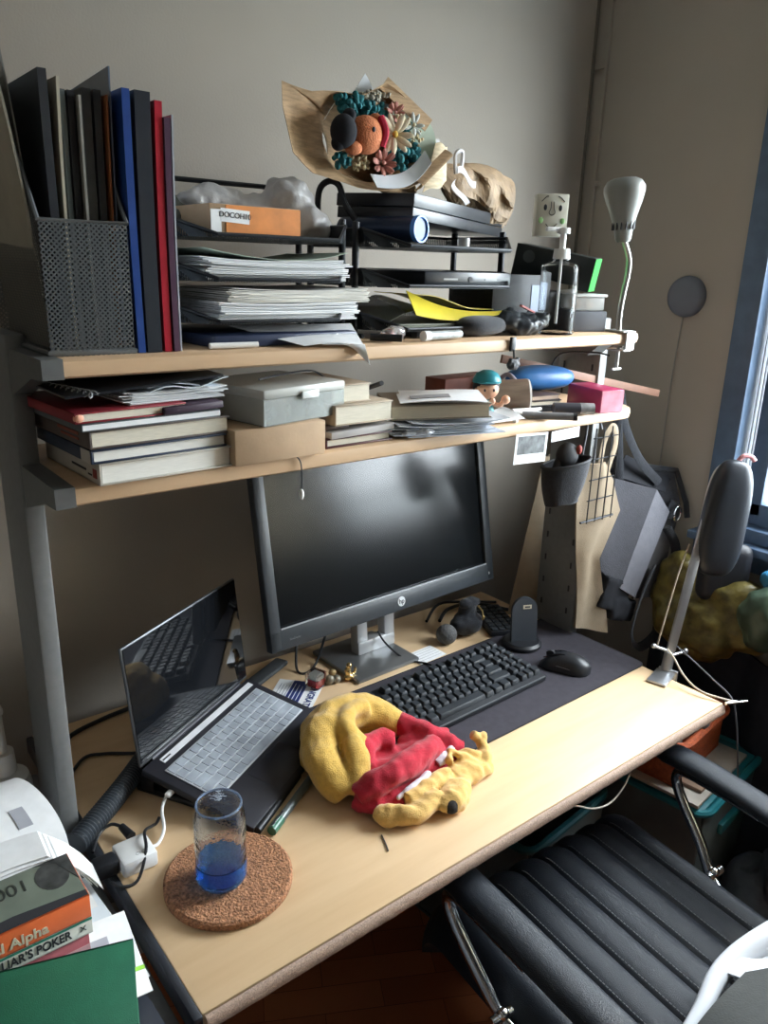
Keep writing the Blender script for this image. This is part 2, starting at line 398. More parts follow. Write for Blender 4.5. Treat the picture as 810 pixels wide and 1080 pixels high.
def shelf(zt, x0, x1, yf, yb, th):
    mb = MB(); n = 10; M_ = frame((0, 0, 0), (1, 0, 0), (0, 0, 1))
    # plan outline with rounded front right corner, edge rounded in section
    R_ = 0.045
    poly = [(x0, yb), (x0, yf)] + [(x1 - R_ + R_ * math.sin(t), yf + R_ - R_ * math.cos(t)) for t in [PI / 2 * k / 8 for k in range(9)]] + [(x1, yb)]
    secs = [(0.006, 0), (0.0015, 0.003), (0, th * 0.5), (0.0015, th - 0.003), (0.006, th)]
    cx, cy = (x0 + x1) / 2, (yf + yb) / 2; rings = []
    for off, dz in secs:
        ring = []
        for px, py in poly:
            qx = px - off * (1 if px > cx else 0); qy = py + off * (1 if py < cy else -1) * 1.0
            ring.append(mb.bm.verts.new((qx, qy, zt - th + dz)))
        rings.append(ring)
    for A, B in zip(rings, rings[1:]):
        for k in range(len(A)): mb.bm.faces.new((A[k], A[(k + 1) % len(A)], B[(k + 1) % len(A)], B[k]))
    mb.bm.faces.new(rings[0][::-1]); mb.bm.faces.new(rings[-1])
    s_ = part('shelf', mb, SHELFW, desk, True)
    # end cap and bracket at the left
    M2 = Matrix(((0, 0, 1, 0), (1, 0, 0, 0), (0, 1, 0, 0), (0, 0, 0, 1)))   # local x->Y, y->Z, z->X
    poly = [(yf - 0.002, zt + 0.001), (yb, zt + 0.001), (yb, zt - 0.06), (1.15, zt - 0.062), (yf + 0.05, zt - th - 0.004), (yf - 0.002, zt - th)]
    M3 = M2.copy(); M3.translation = Vector((x0 - 0.026, 0, 0))
    part('shelf_bracket', MB().prism(poly, M3, 0.026), GREYD, desk, True)
    M3 = M2.copy(); M3.translation = Vector((x1 + 0.002 if x1 + .02 < 1.57 else 1.545, 0, 0))
    poly = [(1.10, zt - th + .001), (yb, zt - th + .001), (yb, zt - 0.065), (1.15, zt - 0.065)]
    M3.translation = Vector((1.520, 0, 0))
    part('shelf_bracket', MB().prism(poly, M3, 0.05), GREYD, desk, True)
TS, LS = 1.539, 1.376
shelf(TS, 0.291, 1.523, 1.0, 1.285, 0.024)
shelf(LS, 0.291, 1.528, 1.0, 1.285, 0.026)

# ------------------------------------------------------------------ generic builders
def paper_sheet(name, label, cat, corners, m, group=None, th=0.0006, wav=0.002, seed=0, n=12, lift=None):
    A, B, C_, D = [Vector(p) for p in corners]     # A-B one edge, D-C opposite
    def f(u, v):
        p = A.lerp(B, u).lerp(D.lerp(C_, u), v); z = noise.noise(Vector((u * 2 + seed, v * 2, seed))) * wav
        if lift: z += lift(u, v)
        return p + Vector((0, 0, z))
    return solo(name, label, cat, MB().sheet(f, n, n, th), m, group)
def book(name, label, x, y, z, w_, d, h, rz, cm, pm, spine='left', cover=0.0022, soft=True, cat='book', group=None, over=0.002):
    """w_ along local x, d along local y, spine side left/front/back/right"""
    r = thing(name, label, cat, (x, y, z), rz, group)
    c = cover; mb = MB()
    mb.box((0, 0, c / 2), (w_, d, c), bev=0.0006); mb.box((0, 0, h - c / 2), (w_, d, c), bev=0.0006)
    s_ = {'left': ((-w_ / 2 + c / 2, 0, h / 2), (c, d, h)), 'right': ((w_ / 2 - c / 2, 0, h / 2), (c, d, h)), 'front': ((0, -d / 2 + c / 2, h / 2), (w_, c, h)), 'back': ((0, d / 2 - c / 2, h / 2), (w_, c, h))}[spine]
    mb.box(s_[0], s_[1], bev=0.0006)
    part('cover', mb, cm, r)
    ox = {'left': c, 'right': -c}.get(spine, 0); oy = {'front': c, 'back': -c}.get(spine, 0)
    part('pages', MB().box((ox / 2, oy / 2, h / 2), (w_ - c * 2 - over, d - c * 2 - over, h - 2 * c - 0.0002)), pm, r)
    return r
def stack(name, label, cat, x, y, z, w_, d, n, th, rz, m, jit=0.006, bend=0.0, group=None, seed=1, ms=None):
    """loose sheets in one pile"""
    rnd = random.Random(seed); mb = MB()
    for k in range(n):
        a = rnd.uniform(-0.02, 0.02); dx, dy = rnd.uniform(-jit, jit), rnd.uniform(-jit, jit); t = th * rnd.uniform(0.6, 0.9); ww = w_ * rnd.uniform(0.96, 1)
        sd = rnd.uniform(0, 50); z_ = k * th + th / 2
        Rm = Matrix.Rotation(a, 4, 'Z')
        def f(u, v):
            p = Rm @ Vector(((u - 0.5) * ww + dx, (v - 0.5) * d + dy, 0))
            return p + Vector((0, 0, z_ + bend * (k / n) * (2 * abs(u - 0.5)) ** 3 + 0.0012 * (k / n) * noise.noise(Vector((u * 3, v * 2, sd * 0.02)))))
        mb.sheet(f, 9, 6, t)
    return solo(name, label, cat, mb, m, group, (x, y, z), rz, smooth=False, kind='stuff')
def colr(name, c, rough=0.6, **k): return mat(name, c, rough, **k)
# ------------------------------------------------------------------ monitor
yaw, tilt, roll = 0.077, 0.2, -0.02
r0 = Vector((math.cos(yaw), math.sin(yaw), 0)); b0 = Vector((-math.sin(yaw), math.cos(yaw), 0))
u0 = math.cos(tilt) * Vector((0, 0, 1)) + math.sin(tilt) * b0
r2 = r0 * math.cos(roll) + u0 * math.sin(roll); u2 = u0 * math.cos(roll) - r0 * math.sin(roll)
MM = Matrix((r2, u2, r2.cross(u2))).transposed().to_4x4(); MM.translation = Vector((1.066, 1.265, 0.894))   # local x right, y up, z towards viewer
mon = thing('computer_monitor', 'large black flat screen monitor on a silver stand in the middle of the desk', 'monitor', (1.05, 1.36, DZ))
BEZ = mat('monitor_bezel', (0.030, 0.036, 0.042), 0.42, 0, 0.1, 60)
mb = MB(); Wm, Hm = 0.70, 0.42; bs, bt, bb = 0.028, 0.024, 0.046
for c, s in (((0, bb / 2, 0), (Wm, bb, 0.022)), ((0, Hm - bt / 2, 0), (Wm, bt, 0.022)), ((-Wm / 2 + bs / 2, Hm / 2, 0), (bs, Hm - .004, 0.022)), ((Wm / 2 - bs / 2, Hm / 2, 0), (bs, Hm - .004, 0.022))):
    mb.box(MM @ Vector((c[0], c[1], -0.011)), s, MM.to_3x3().to_4x4(), bev=0.004)
part('bezel', mb, BEZ, mon, True)
SCR = mat('matte_screen', (0.004, 0.005, 0.006), 0.19, 0, 0.02, 10, spec=0.32)
part('screen', MB().box(MM @ Vector((0, (Hm + bb - bt) / 2, -0.012)), (Wm - 2 * bs + .004, Hm - bb - bt + .004, 0.008), MM.to_3x3().to_4x4()), SCR, mon, True)
part('screen_trim', MB().box(MM @ Vector((0, bb, -0.001)), (Wm - 2 * bs, 0.0022, 0.004), MM.to_3x3().to_4x4()), mat('silver_line', (0.45, 0.47, 0.5), 0.35, 0.5), mon, True)
part('rear_shell', MB().box(MM @ Vector((0, Hm / 2, -0.034)), (Wm * 0.94, Hm * 0.92, 0.026), MM.to_3x3().to_4x4(), bev=0.012), BLACKM, mon, True)
BADGE = mat('badge_silver', (0.62, 0.64, 0.66), 0.35, 0.3)
part('badge', MB().cyl(MM @ Vector((0.015, 0.022, -0.001)), MM @ Vector((0.015, 0.022, 0.0012)), 0.0115, seg=32), BADGE, mon, True)
text('hp', 0.017, MM @ Matrix.Translation((0.015, 0.0225, 0.0016)) @ Matrix.Rotation(-0.0, 4, 'Z'), BEZ, mon, 'badge_lettering')
text('EliteDisplay', 0.006, MM @ Matrix.Translation((-0.29, 0.02, 0.0003)), mat('grey_print', (0.12, 0.13, 0.14), 0.6), mon, 'model_lettering')
part('power_light', MB().box(MM @ Vector((0.33, 0.02, 0.0006)), (0.003, 0.006, 0.001), MM.to_3x3().to_4x4()), BADGE, mon, True)
part('stand_base', MB().box((1.047, 1.358, DZ + 0.006), (0.19, 0.185, 0.011), rot(0, 0, 0.03), bev=0.004), mat('stand_base_grey', (0.22, 0.225, 0.23), 0.3, 0.7, 0.05), mon, True)
SILV = mat('stand_silver', (0.50, 0.51, 0.52), 0.38, 0.5, 0.03)
mb = MB()
for s in (-1, 1): mb.box((1.085 + s * 0.042, 1.385, 0.845), (0.034, 0.03, 0.19), rot(-0.08, 0, 0.03), bev=0.006)
mb.box((1.085, 1.378, 0.765), (0.118, 0.034, 0.035), rot(-0.08, 0, 0.03), bev=0.006); mb.box((1.085, 1.39, 0.985), (0.118, 0.03, 0.17), rot(-0.08, 0, 0.03), bev=0.006)
part('stand_neck', mb, SILV, mon, True)
part('mount', MB().box((1.08, 1.378, 1.03), (0.11, 0.06, 0.10), rot(-0.2, 0, .05), bev=0.01), BLACKM, mon, True)

# ------------------------------------------------------------------ mouse mat, keyboard, mouse
MATM = mat('desk_mat_cloth', (0.050, 0.046, 0.056), 0.85, 0, 0.1, 60, 0.08, 900, spec=0.25)
def rrect(w_, d, r, n=6):
    out = []
    for cx, cy, a0 in ((w_ / 2 - r, d / 2 - r, 0), (-w_ / 2 + r, d / 2 - r, PI / 2), (-w_ / 2 + r, -d / 2 + r, PI), (w_ / 2 - r, -d / 2 + r, 3 * PI / 2)):
        out += [(cx + r * math.cos(a0 + PI / 2 * k / n), cy + r * math.sin(a0 + PI / 2 * k / n)) for k in range(n + 1)]
    return out
mt = thing('desk_mat', 'wide dark grey cloth desk mat under the keyboard and mouse', 'desk mat', (1.158, 1.086, DZ + 0.0004), 0.012)
part('mat_surface', MB().prism(rrect(0.855, 0.318, 0.018), Matrix.Identity(4), 0.003), MATM, mt)
part('stitched_edge', MB().tube([(x, y, 0.0022) for x, y in rrect(0.857, 0.320, 0.018)], 0.0017, 6, smooth=False, closed=True), mat('mat_stitching', (0.012, 0.012, 0.014), 0.8), mt)
MZ = DZ + 0.0036
kb = thing('mechanical_keyboard', 'black mechanical keyboard with raised keycaps lying on the desk mat', 'keyboard', (1.104, 1.100, MZ), 0.035)
KW, KD = 0.425, 0.180; kt = rot(0.075)
KBM = mat('keyboard_case', (0.016, 0.018, 0.022), 0.45, 0, 0.1)
mb = MB().box((0, 0, 0.0155), (KW, KD, 0.014), kt, bev=0.003)
part('case', mb, KBM, kb)
part('rim_strip', MB().box((0, -KD / 2 + 0.001, 0.0145), (KW - .01, 0.004, 0.0022), kt), mat('keyboard_rim', (0.16, 0.17, 0.18), 0.3, 0.4), kb)
for s in (-1, 1): part('foot', MB().box((s * 0.17, KD / 2 - 0.02, 0.007), (0.03, 0.012, 0.0135), bev=0.001), KBM, kb)
KEY = mat('keycap_plastic', (0.022, 0.026, 0.031), 0.5, 0, 0.15, 60)
KP, KQ = 0.0226, 0.0262
capmesh = {}
def cap(wu):
    if wu in capmesh: return capmesh[wu]
    W_ = wu * KP - 0.0025; D_ = KQ - 0.0035; mb = MB(); bm = mb.bm
    lv = [(1.0, 0), (0.98, 0.003), (0.80, 0.0105), (0.74, 0.0112)]
    rings = []
    for s_, z in lv:
        ix = W_ / 2 - (1 - s_) * D_ / 2; iy = D_ / 2 * s_
        rings.append([bm.verts.new((x, y + (0.0008 if s_ < 0.9 else 0), z)) for x, y in rrect(2 * ix, 2 * iy, 0.0022, 2)])
    for A, B in zip(rings, rings[1:]):
        for k in range(len(A)): bm.faces.new((A[k], A[(k + 1) % len(A)], B[(k + 1) % len(A)], B[k]))
    bm.faces.new(rings[0][::-1]); bm.faces.new(rings[-1])
    capmesh[wu] = mb.mesh('keycap', True); return capmesh[wu]
rows = [[(1, 0), (1, 1), (1, 0), (1, 0), (1, 0), (1, .5), (1, 0), (1, 0), (1, 0), (1, .5), (1, 0), (1, 0), (1, 0)],
        [(1, 0)] * 13 + [(2, 0)], [(1.5, 0)] + [(1, 0)] * 12 + [(1.5, 0)], [(1.75, 0)] + [(1, 0)] * 11 + [(2.25, 0)],
        [(2.25, 0)] + [(1, 0)] * 10 + [(2.75, 0)], [(1.25, 0)] * 3 + [(6.25, 0)] + [(1.25, 0)] * 4]
for ri, row in enumerate(rows):
    x = -KW / 2 + 0.008; y = KD / 2 - 0.020 - ri * KQ - (0.003 if ri else 0)
    row = row + [(1, .25), (1, 0), (1, 0)]
    for wu, gap in row:
        x += gap * KP; cx = x + wu * KP / 2; x += wu * KP
        o = part('keycap', cap(wu), KEY, kb); o.matrix_basis = kt.copy(); o.location = kt @ Vector((cx, y, 0.0075)) + Vector((0, 0, 0.0155))
        o.rotation_euler = kt.to_euler()
LEG = mat('legend_grey', (0.16, 0.17, 0.18), 0.6)

ms = thing('computer_mouse', 'matte black wireless mouse resting on the right of the desk mat', 'mouse', (1.405, 1.033, MZ), 0.45)
def mousef(u, v):
    # u around, v along (front +y)
    t = v * 2 - 1; L_ = 0.062
    wv = 0.033 * (max(0, 1 - abs(t) ** 2.6)) ** 0.5 * (1 - 0.10 * math.cos(t * 4)); h = 0.040 * (max(0, 1 - abs((t + 0.12)) ** 2.4)) ** 0.6 if abs(t + .12) < 1 else 0
    a = u * PI
    return Vector((math.cos(a) * wv, t * L_, 0.002 + h * math.sin(a) ** 0.75 * (0.93 if t > 0.2 else 1)))
part('shell', MB().sheet(mousef, 24, 28, 0.001), mat('mouse_black', (0.020, 0.022, 0.026), 0.36, 0, 0.1), ms)
part('underside', MB().prism([(0.031 * math.cos(t), 0.058 * math.sin(t)) for t in [2 * PI * k / 24 for k in range(24)]], Matrix.Identity(4), 0.004), BLACK, ms)
part('scroll_wheel', MB().cyl((-0.004, 0.036, 0.030), (0.004, 0.036, 0.030), 0.010, seg=20), BLACKM, ms)
part('button_ridge', MB().tube([(-0.010, 0.0, 0.0405), (-0.011, 0.02, 0.0375), (-0.014, 0.05, 0.024)], 0.0018, 6).tube([(0.010, 0.0, 0.0405), (0.011, 0.02, 0.0375), (0.014, 0.05, 0.024)], 0.0018, 6), BLACK, ms)
part('side_seam', MB().tube([(-0.029, -0.03, 0.012), (-0.031, 0.0, 0.016), (-0.026, 0.035, 0.014)], 0.001, 6), mat('seam_shine', (0.12, 0.12, 0.13), 0.3), ms)

# wireless charging stand
cs = thing('charging_stand', 'round-based black upright charging stand at the back of the desk mat', 'charging stand', (1.412, 1.178, MZ), -0.45)
part('base', MB().lathe([(0, 0), (0.046, 0), (0.050, 0.004), (0.050, 0.010), (0.044, 0.016), (0.020, 0.018), (0, 0.018)], seg=40), BLACK, cs)
Mx = Matrix.Translation((0, -0.004, 0.012)) @ rot(PI / 2 - 0.12)
part('back_plate', MB().prism([(-0.034, 0), (0.034, 0)] + [(0.034 * math.cos(t), 0.085 + 0.034 * math.sin(t)) for t in [PI * k / 16 for k in range(17)]], Mx, 0.010), mat('charging_plate', (0.03, 0.036, 0.045), 0.55), cs)
part('badge', MB().box(Mx @ Vector((0.006, 0.094, 0.0105)), (0.022, 0.010, 0.001), Mx.to_3x3().to_4x4()), mat('badge_cream', (0.55, 0.50, 0.38), 0.5), cs)
part('badge_print', MB().box(Mx @ Vector((0.006, 0.094, 0.0112)), (0.014, 0.004, 0.0004), Mx.to_3x3().to_4x4()), INK, cs)
# ball, pouch, second small keypad, note
solo('stone_ball', 'round dark grey ball beside the black drawstring pouch', 'ball', MB().ell((0, 0, 0), (0.027, 0.027, 0.026)), mat('rough_stone', (0.085, 0.085, 0.085), 0.85, 0, 0.25, 90, 0.4, 200), loc=(1.262, 1.300, DZ + 0.0262))
pc = thing('drawstring_pouch', 'small slumped black fabric pouch behind the keyboard', 'pouch', (1.345, 1.312, DZ))
part('bag', blob([('e', (0, 0, 0.030), (0.048, 0.036, 0.032)), ('e', (0.006, 0.004, 0.065), (0.026, 0.022, 0.03)), ('e', (0.004, 0.0, 0.088), (0.034, 0.02, 0.012))], 0.005, 0.006, 30, 3), DARKCL, pc)
part('tag', MB().tube([(0.022, -0.015, 0.080), (0.030, -0.024, 0.066), (0.028, -0.030, 0.054)], 0.0022, 6).ell((0.028, -0.031, 0.050), (0.005, 0.003, 0.007)), mat('brass', (0.45, 0.33, 0.13), 0.35, 0.8), pc)
kp = thing('number_pad', 'small black keypad lying behind the charging stand', 'keypad', (1.452, 1.310, DZ), -0.42)
part('body', MB().box((0, 0, 0.009), (0.088, 0.16, 0.016), bev=0.004), BLACK, kp)
for i in range(4):
    for j in range(7): part('key', MB().box((-0.030 + i * 0.020, -0.066 + j * 0.022, 0.019), (0.016, 0.017, 0.005), bev=0.0015), KEY, kp)
solo('cable_tangle', 'black power cables lying on the desk behind the pouch', 'cable', MB().tube([(1.33, 1.40, DZ + .006), (1.40, 1.44, DZ + .008), (1.48, 1.42, DZ + .012), (1.54, 1.34, DZ + .006), (1.56, 1.28, DZ + .006)], 0.005, 8).tube([(1.30, 1.42, DZ + .005), (1.38, 1.46, DZ + .02), (1.47, 1.45, DZ + .008), (1.55, 1.40, DZ + .005)], 0.004, 8), BLACK)
nc = thing('note_card', 'small white ruled note card in front of the monitor stand', 'card', (1.178, 1.283, DZ + 0.0003), 0.05)
part('card', MB().box((0, 0, 0.0006), (0.088, 0.058, 0.0008)), PAPER, nc)
mb = MB()
for k in range(5): mb.box((0, 0.022 - k * 0.010, 0.0012), (0.074, 0.0010, 0.0002))
part('ruled_lines', mb, mat('grey_lines', (0.35, 0.35, 0.36), 0.8), nc)
solo('keyboard_cable', 'thin black cable running from the monitor stand to the keyboard', 'cable', MB().tube([(1.086, 1.362, 0.800), (1.092, 1.335, 0.775), (1.115, 1.290, 0.746), (1.142, 1.245, 0.746), (1.146, 1.207, 0.752), (1.145, 1.192, 0.76)], 0.0025, 8), BLACK)
solo('monitor_cable', 'looped black cable hanging below the left of the monitor', 'cable', MB().tube([(0.97, 1.42, 0.80), (0.93, 1.40, 0.745), (0.885, 1.375, 0.743), (0.875, 1.40, 0.745), (0.90, 1.44, 0.79), (0.92, 1.46, 0.85), (0.96, 1.44, 0.86)], 0.003, 8), BLACK)

# ------------------------------------------------------------------ trinkets and card left of the stand
cd = thing('greeting_card', 'white and navy printed card sticking out from behind the laptop', 'card', (0.818, 1.316, DZ + 0.0004), -0.85)
NAVY = mat('navy_print', (0.02, 0.035, 0.16), 0.5)
part('card', MB().box((0, 0, 0.0009), (0.105, 0.105, 0.001)), PAPER, cd)
part('navy_band', MB().box((0.0, 0, 0.0016), (0.034, 0.105, 0.0004)), NAVY, cd)
text('CONGRATS', 0.022, Matrix.Translation((0.036, 0.0, 0.0016)) @ Matrix.Rotation(-PI / 2, 4, 'Z'), NAVY, cd, world=False, bold=0.0006, sx=0.95)
mb = MB()
for k in range(6): mb.box((-0.042 + 0.007 * k, 0.0, 0.0015), (0.0012, 0.07 - 0.006 * (k % 3), 0.0002))
part('small_print', mb, mat('print_grey', (0.2, 0.22, 0.3), 0.7), cd)
mb = MB()
for k in range(3): mb.box((-0.009 + 0.009 * k, 0.0, 0.0019), (0.0014, 0.08 - 0.01 * k, 0.0002))
part('white_print', mb, PAPER, cd)
solo('dark_pen_case', 'dark zip case lying flat behind the printed card', 'case', MB().box((0, 0, 0.007), (0.15, 0.035, 0.012), bev=0.005), mat('charcoal_cloth', (0.05, 0.055, 0.06), 0.8, 0, 0.15), loc=(0.80, 1.420, DZ), rz=0.45)
gc = thing('glass_cube', 'clear glass cube with a red core next to the brass stones', 'ornament', (0.873, 1.316, DZ), 0.35)
CG = mat('clear_glass', (0.95, 0.97, 0.97), 0.03, 0, 0.0, 5, trans=1.0, ior=1.45)
part('cube', MB().box((0, 0, 0.019), (0.036, 0.036, 0.036), bev=0.002), CG, gc)
part('core', MB().box((0, 0, 0.012), (0.024, 0.024, 0.016), bev=0.001), mat('deep_red', (0.30, 0.015, 0.015), 0.4), gc)
part('core', MB().box((0, 0, 0.026), (0.022, 0.022, 0.010), bev=0.001), mat('silver_foil', (0.55, 0.55, 0.52), 0.35, 0.6), gc)
BRS = mat('antique_brass', (0.42, 0.31, 0.16), 0.35, 0.7, 0.3, 60, 0.3, 160)
st = thing('pebble_figure', 'small grey and gold pebble figure between the glass cube and brass ornament', 'ornament', (0.912, 1.306, DZ))
part('pebble', MB().ell((-.008, 0, .012), (.012, .011, .012)).ell((.008, -.004, .010), (.011, .011, .010)), mat('grey_gold', (0.20, 0.18, 0.14), 0.4, 0.5, 0.4, 60), st)
part('pebble', MB().ell((.001, .002, .027), (.009, .009, .008)), BRS, st)
bo = thing('brass_ornament', 'tiny shiny gold animal figurine beside the monitor base', 'figurine', (0.950, 1.293, DZ))
part('body', blob([('e', (0, 0, .010), (.013, .010, .010)), ('e', (-.004, 0, .026), (.008, .007, .012)), ('e', (-.002, -.002, .041), (.007, .007, .007)), ('t', [(.008, 0, .014), (.018, 0, .020), (.016, 0, .030)], .0035)], 0.002, 0.001, 80), mat('polished_gold', (0.70, 0.50, 0.22), 0.25, 0.9, 0.1), bo)

# ------------------------------------------------------------------ laptop
hx = Vector((math.cos(0.516), math.sin(0.516), 0)); frv = Vector((math.sin(0.516), -math.cos(0.516), 0)) * math.cos(0.212) + Vector((0, 0, -math.sin(0.212)))
LM = Matrix((hx, -frv, hx.cross(-frv))).transposed().to_4x4(); LM.translation = Vector((0.407, 1.166, 0.804))
lt = thing('laptop', 'open black laptop with a frosted keyboard cover, tilted up on a stand', 'laptop', M=LM)
LW, LDp, LL, LA = 0.350, 0.232, 0.228, 0.318
LB = mat('laptop_shell', (0.028, 0.028, 0.036), 0.42, 0.2, 0.1)
part('base', MB().box((LW / 2, -LDp / 2, -0.007), (LW, LDp, 0.014), bev=0.003), LB, lt)
LR = rot(-(LA)); Lf = lambda x, t, n: Vector((x, math.sin(LA) * t - math.cos(LA) * n, math.cos(LA) * t + math.sin(LA) * n))   # n towards the back
RX = rot(PI / 2 - LA)
lid = part('lid', MB().box(Lf(LW / 2, LL / 2 + .002, -0.004), (LW, LL, 0.006), rot(-(LA - 0)) @ rot(PI / 2), bev=0.002), mat('lid_metal', (0.11, 0.115, 0.125), 0.35, 0.6), lt)
part('screen', MB().box(Lf(LW / 2, LL / 2 + .004, 0.0000), (LW - 0.006, LL - 0.010, 0.001), rot(-(LA)) @ rot(PI / 2)), mat('glossy_screen', (0.008, 0.009, 0.011), 0.03, 0, 0.02, 10, spec=0.9), lid)

KC = mat('frosted_cover', (0.30, 0.33, 0.37), 0.28, 0, 0.25, 25, coat=0.3)
KL = mat('cover_grooves', (0.50, 0.53, 0.56), 0.35)
kx0, kx1, ky0, ky1 = 0.020, 0.330, -0.148, -0.034
kc = part('keyboard_cover', MB().box(((kx0 + kx1) / 2, (ky0 + ky1) / 2, 0.0012), (kx1 - kx0, ky1 - ky0, 0.0024), bev=0.001), KL, lt, label='pale frosted silicone keyboard cover')
mb = MB(); rh = (ky1 - ky0 - .004) / 6
for ri in range(6):
    n = [14, 14, 14, 13, 12, 9][ri]; tot = kx1 - kx0 - 0.004
    ws = {0: [1] * 14, 1: [1] * 13 + [1.8], 2: [1.5] + [1] * 12 + [1.3], 3: [1.8] + [1] * 11 + [2], 4: [2.3] + [1] * 10 + [2.5], 5: [1.2, 1, 1, 1.2, 5.2, 1.2, 1, 1, 1.2]}[ri]
    s_ = tot / sum(ws); x = kx0 + 0.002
    for wq in ws:
        mb.box((x + wq * s_ / 2, ky1 - 0.002 - rh * (ri + 0.5), 0.0024), (wq * s_ - 0.0016, rh - 0.0016, 0.0024), bev=0.0008, seg=1); x += wq * s_
part('cover_key_pads', mb, KC, kc)
part('hinge_strip', MB().box((LW / 2 + 0.012, -0.016, 0.0006), (LW - 0.05, 0.012, 0.0014)), mat('silver_strip', (0.80, 0.81, 0.84), 0.35, 0.2), lt, label='silver strip along the hinge')
part('touchpad', MB().box((LW * 0.46, -0.189, 0.0003), (0.115, 0.066, 0.0008), bev=0.0003), mat('touchpad', (0.035, 0.035, 0.045), 0.3), lt)
part('hinge', MB().cyl((0.03, 0.003, -0.001), (LW - 0.03, 0.003, -0.001), 0.005), LB, lt)
part('strip_print', MB().box((0.05, -0.016, 0.0014), (0.022, 0.003, 0.0003)), INK, lt)
ls = thing('laptop_stand', 'black folding stand holding up the back of the laptop', 'stand', (0.56, 1.17, DZ), 0.516)
for s in (-0.11, 0.11):
    part('leg', MB().box((s, 0.03, 0.008), (0.022, 0.14, 0.012), bev=0.004).box((s, 0.075, 0.024), (0.022, 0.03, 0.036), bev=0.004), BLACK, ls)
part('bar', MB().box((0, 0.075, 0.020), (0.24, 0.02, 0.014), bev=0.003), BLACK, ls)

# black ribbed hose going behind the laptop
hz = MB(); a = Vector((0.268, 1.098, DZ + 0.022)); b = Vector((0.50, 1.315, DZ + 0.022)); n = 90
def hosef(t): return 0.0185 + 0.0009 * math.sin(t * 200 * PI / 2)
hz.tube([a.lerp(b, k / 200) + Vector((0.012 * math.sin(k / 200 * 3), 0, 0)) for k in range(201)], hosef, 16, smooth=False)
solo('ribbed_hose', 'thick black ribbed hose lying from the left edge to behind the laptop', 'hose', hz, mat('ribbed_rubber', (0.035, 0.042, 0.05), 0.38, 0.1, 0.1))
def cable(name, label, pts, r, m=BLACK, group=None):
    return solo(name, label, 'cable', MB().tube(pts, r, 8), m, group)
cable('power_cable', 'black cable curving across the desk behind the grey left upright', [(0.31, 1.29, DZ + .004), (0.36, 1.345, DZ + .004), (0.40, 1.335, DZ + .004), (0.46, 1.30, DZ + .004), (0.52, 1.33, DZ + .004)], 0.0032)
cable('power_cable', 'thicker black cable along the wall side of the desk top', [(0.32, 1.36, DZ + .005), (0.36, 1.43, DZ + .005), (0.43, 1.455, DZ + .005), (0.50, 1.465, DZ + .005), (0.6, 1.475, DZ + .005)], 0.0045)
# charger block
ch = thing('power_adapter', 'white square charger block on the left edge of the desk', 'charger', (0.338, 1.028, DZ + 0.0005), -0.02)
part('block', MB().box((0, 0, 0.014), (0.056, 0.056, 0.028), bev=0.005), WHITEP, ch)
text('CIO', 0.009, Matrix.Translation((0.004, -0.016, 0.0283)), mat('pale_grey_print', (0.5, 0.5, 0.5), 0.6), ch, world=False)
part('plug', MB().box((-0.047, 0.0, 0.016), (0.036, 0.030, 0.026), bev=0.005).box((-0.078, 0.0, 0.016), (0.03, 0.020, 0.018), bev=0.004), BLACK, ch, label='black socket plug on the charger')
cable('charging_cable', 'white cable from the charger block up to the side of the laptop', [(0.360, 1.030, 0.755), (0.378, 1.033, 0.752), (0.400, 1.060, 0.752), (0.412, 1.095, 0.762), (0.428, 1.112, 0.772), (0.441, 1.115, 0.778)], 0.0028, WHITEP)
solo('usb_plug', 'white plug pushed into the left side of the laptop', 'plug', MB().box((0, 0, 0), (0.026, 0.011, 0.008), rot(0, 0, 0.516), bev=0.003), WHITEP, loc=(0.437, 1.112, 0.777))
cable('adapter_cable', 'thin black cable looping around the white charger block', [(0.290, 1.00, 0.748), (0.30, 0.985, 0.745), (0.325, 0.985, 0.744), (0.350, 1.01, 0.770), (0.362, 1.045, 0.775), (0.385, 1.075, 0.755), (0.398, 1.088, 0.746), (0.408, 1.100, 0.745)], 0.0026)
solo('cable_plug', 'black rubber cable plug behind the white charger', 'plug', MB().cyl((0.350, 1.075, 0.752), (0.345, 1.105, 0.754), 0.008, 0.006).tube([(0.345, 1.105, 0.754), (0.332, 1.118, 0.756), (0.31, 1.112, 0.752), (0.288, 1.080, 0.749)], 0.0028, 8), BLACK)
# pens under the laptop front edge
pn = thing('marker_pen', 'dark marker with a green cap tucked under the laptop front edge', 'pen', (0.545, 0.953, DZ + 0.009), 0.55)
part('barrel', MB().cyl((0.03, 0, 0), (0.15, 0, 0), 0.0075), mat('pen_silver', (0.15, 0.17, 0.17), 0.3, 0.4), pn)
part('cap', MB().cyl((-0.002, 0, 0), (0.03, 0, 0), 0.0085), mat('green_cap', (0.03, 0.13, 0.08), 0.3), pn)
part('clip', MB().box((0.02, 0, 0.010), (0.04, 0.003, 0.002)), CHROME, pn)
solo('black_pen', 'black pen beside the green capped marker', 'pen', MB().cyl((0.525, 0.968, DZ + .0075), (0.66, 1.055, DZ + .0075), 0.007).cyl((0.66, 1.055, DZ + .0075), (0.67, 1.062, DZ + .0075), 0.006, 0.002), BLACK)

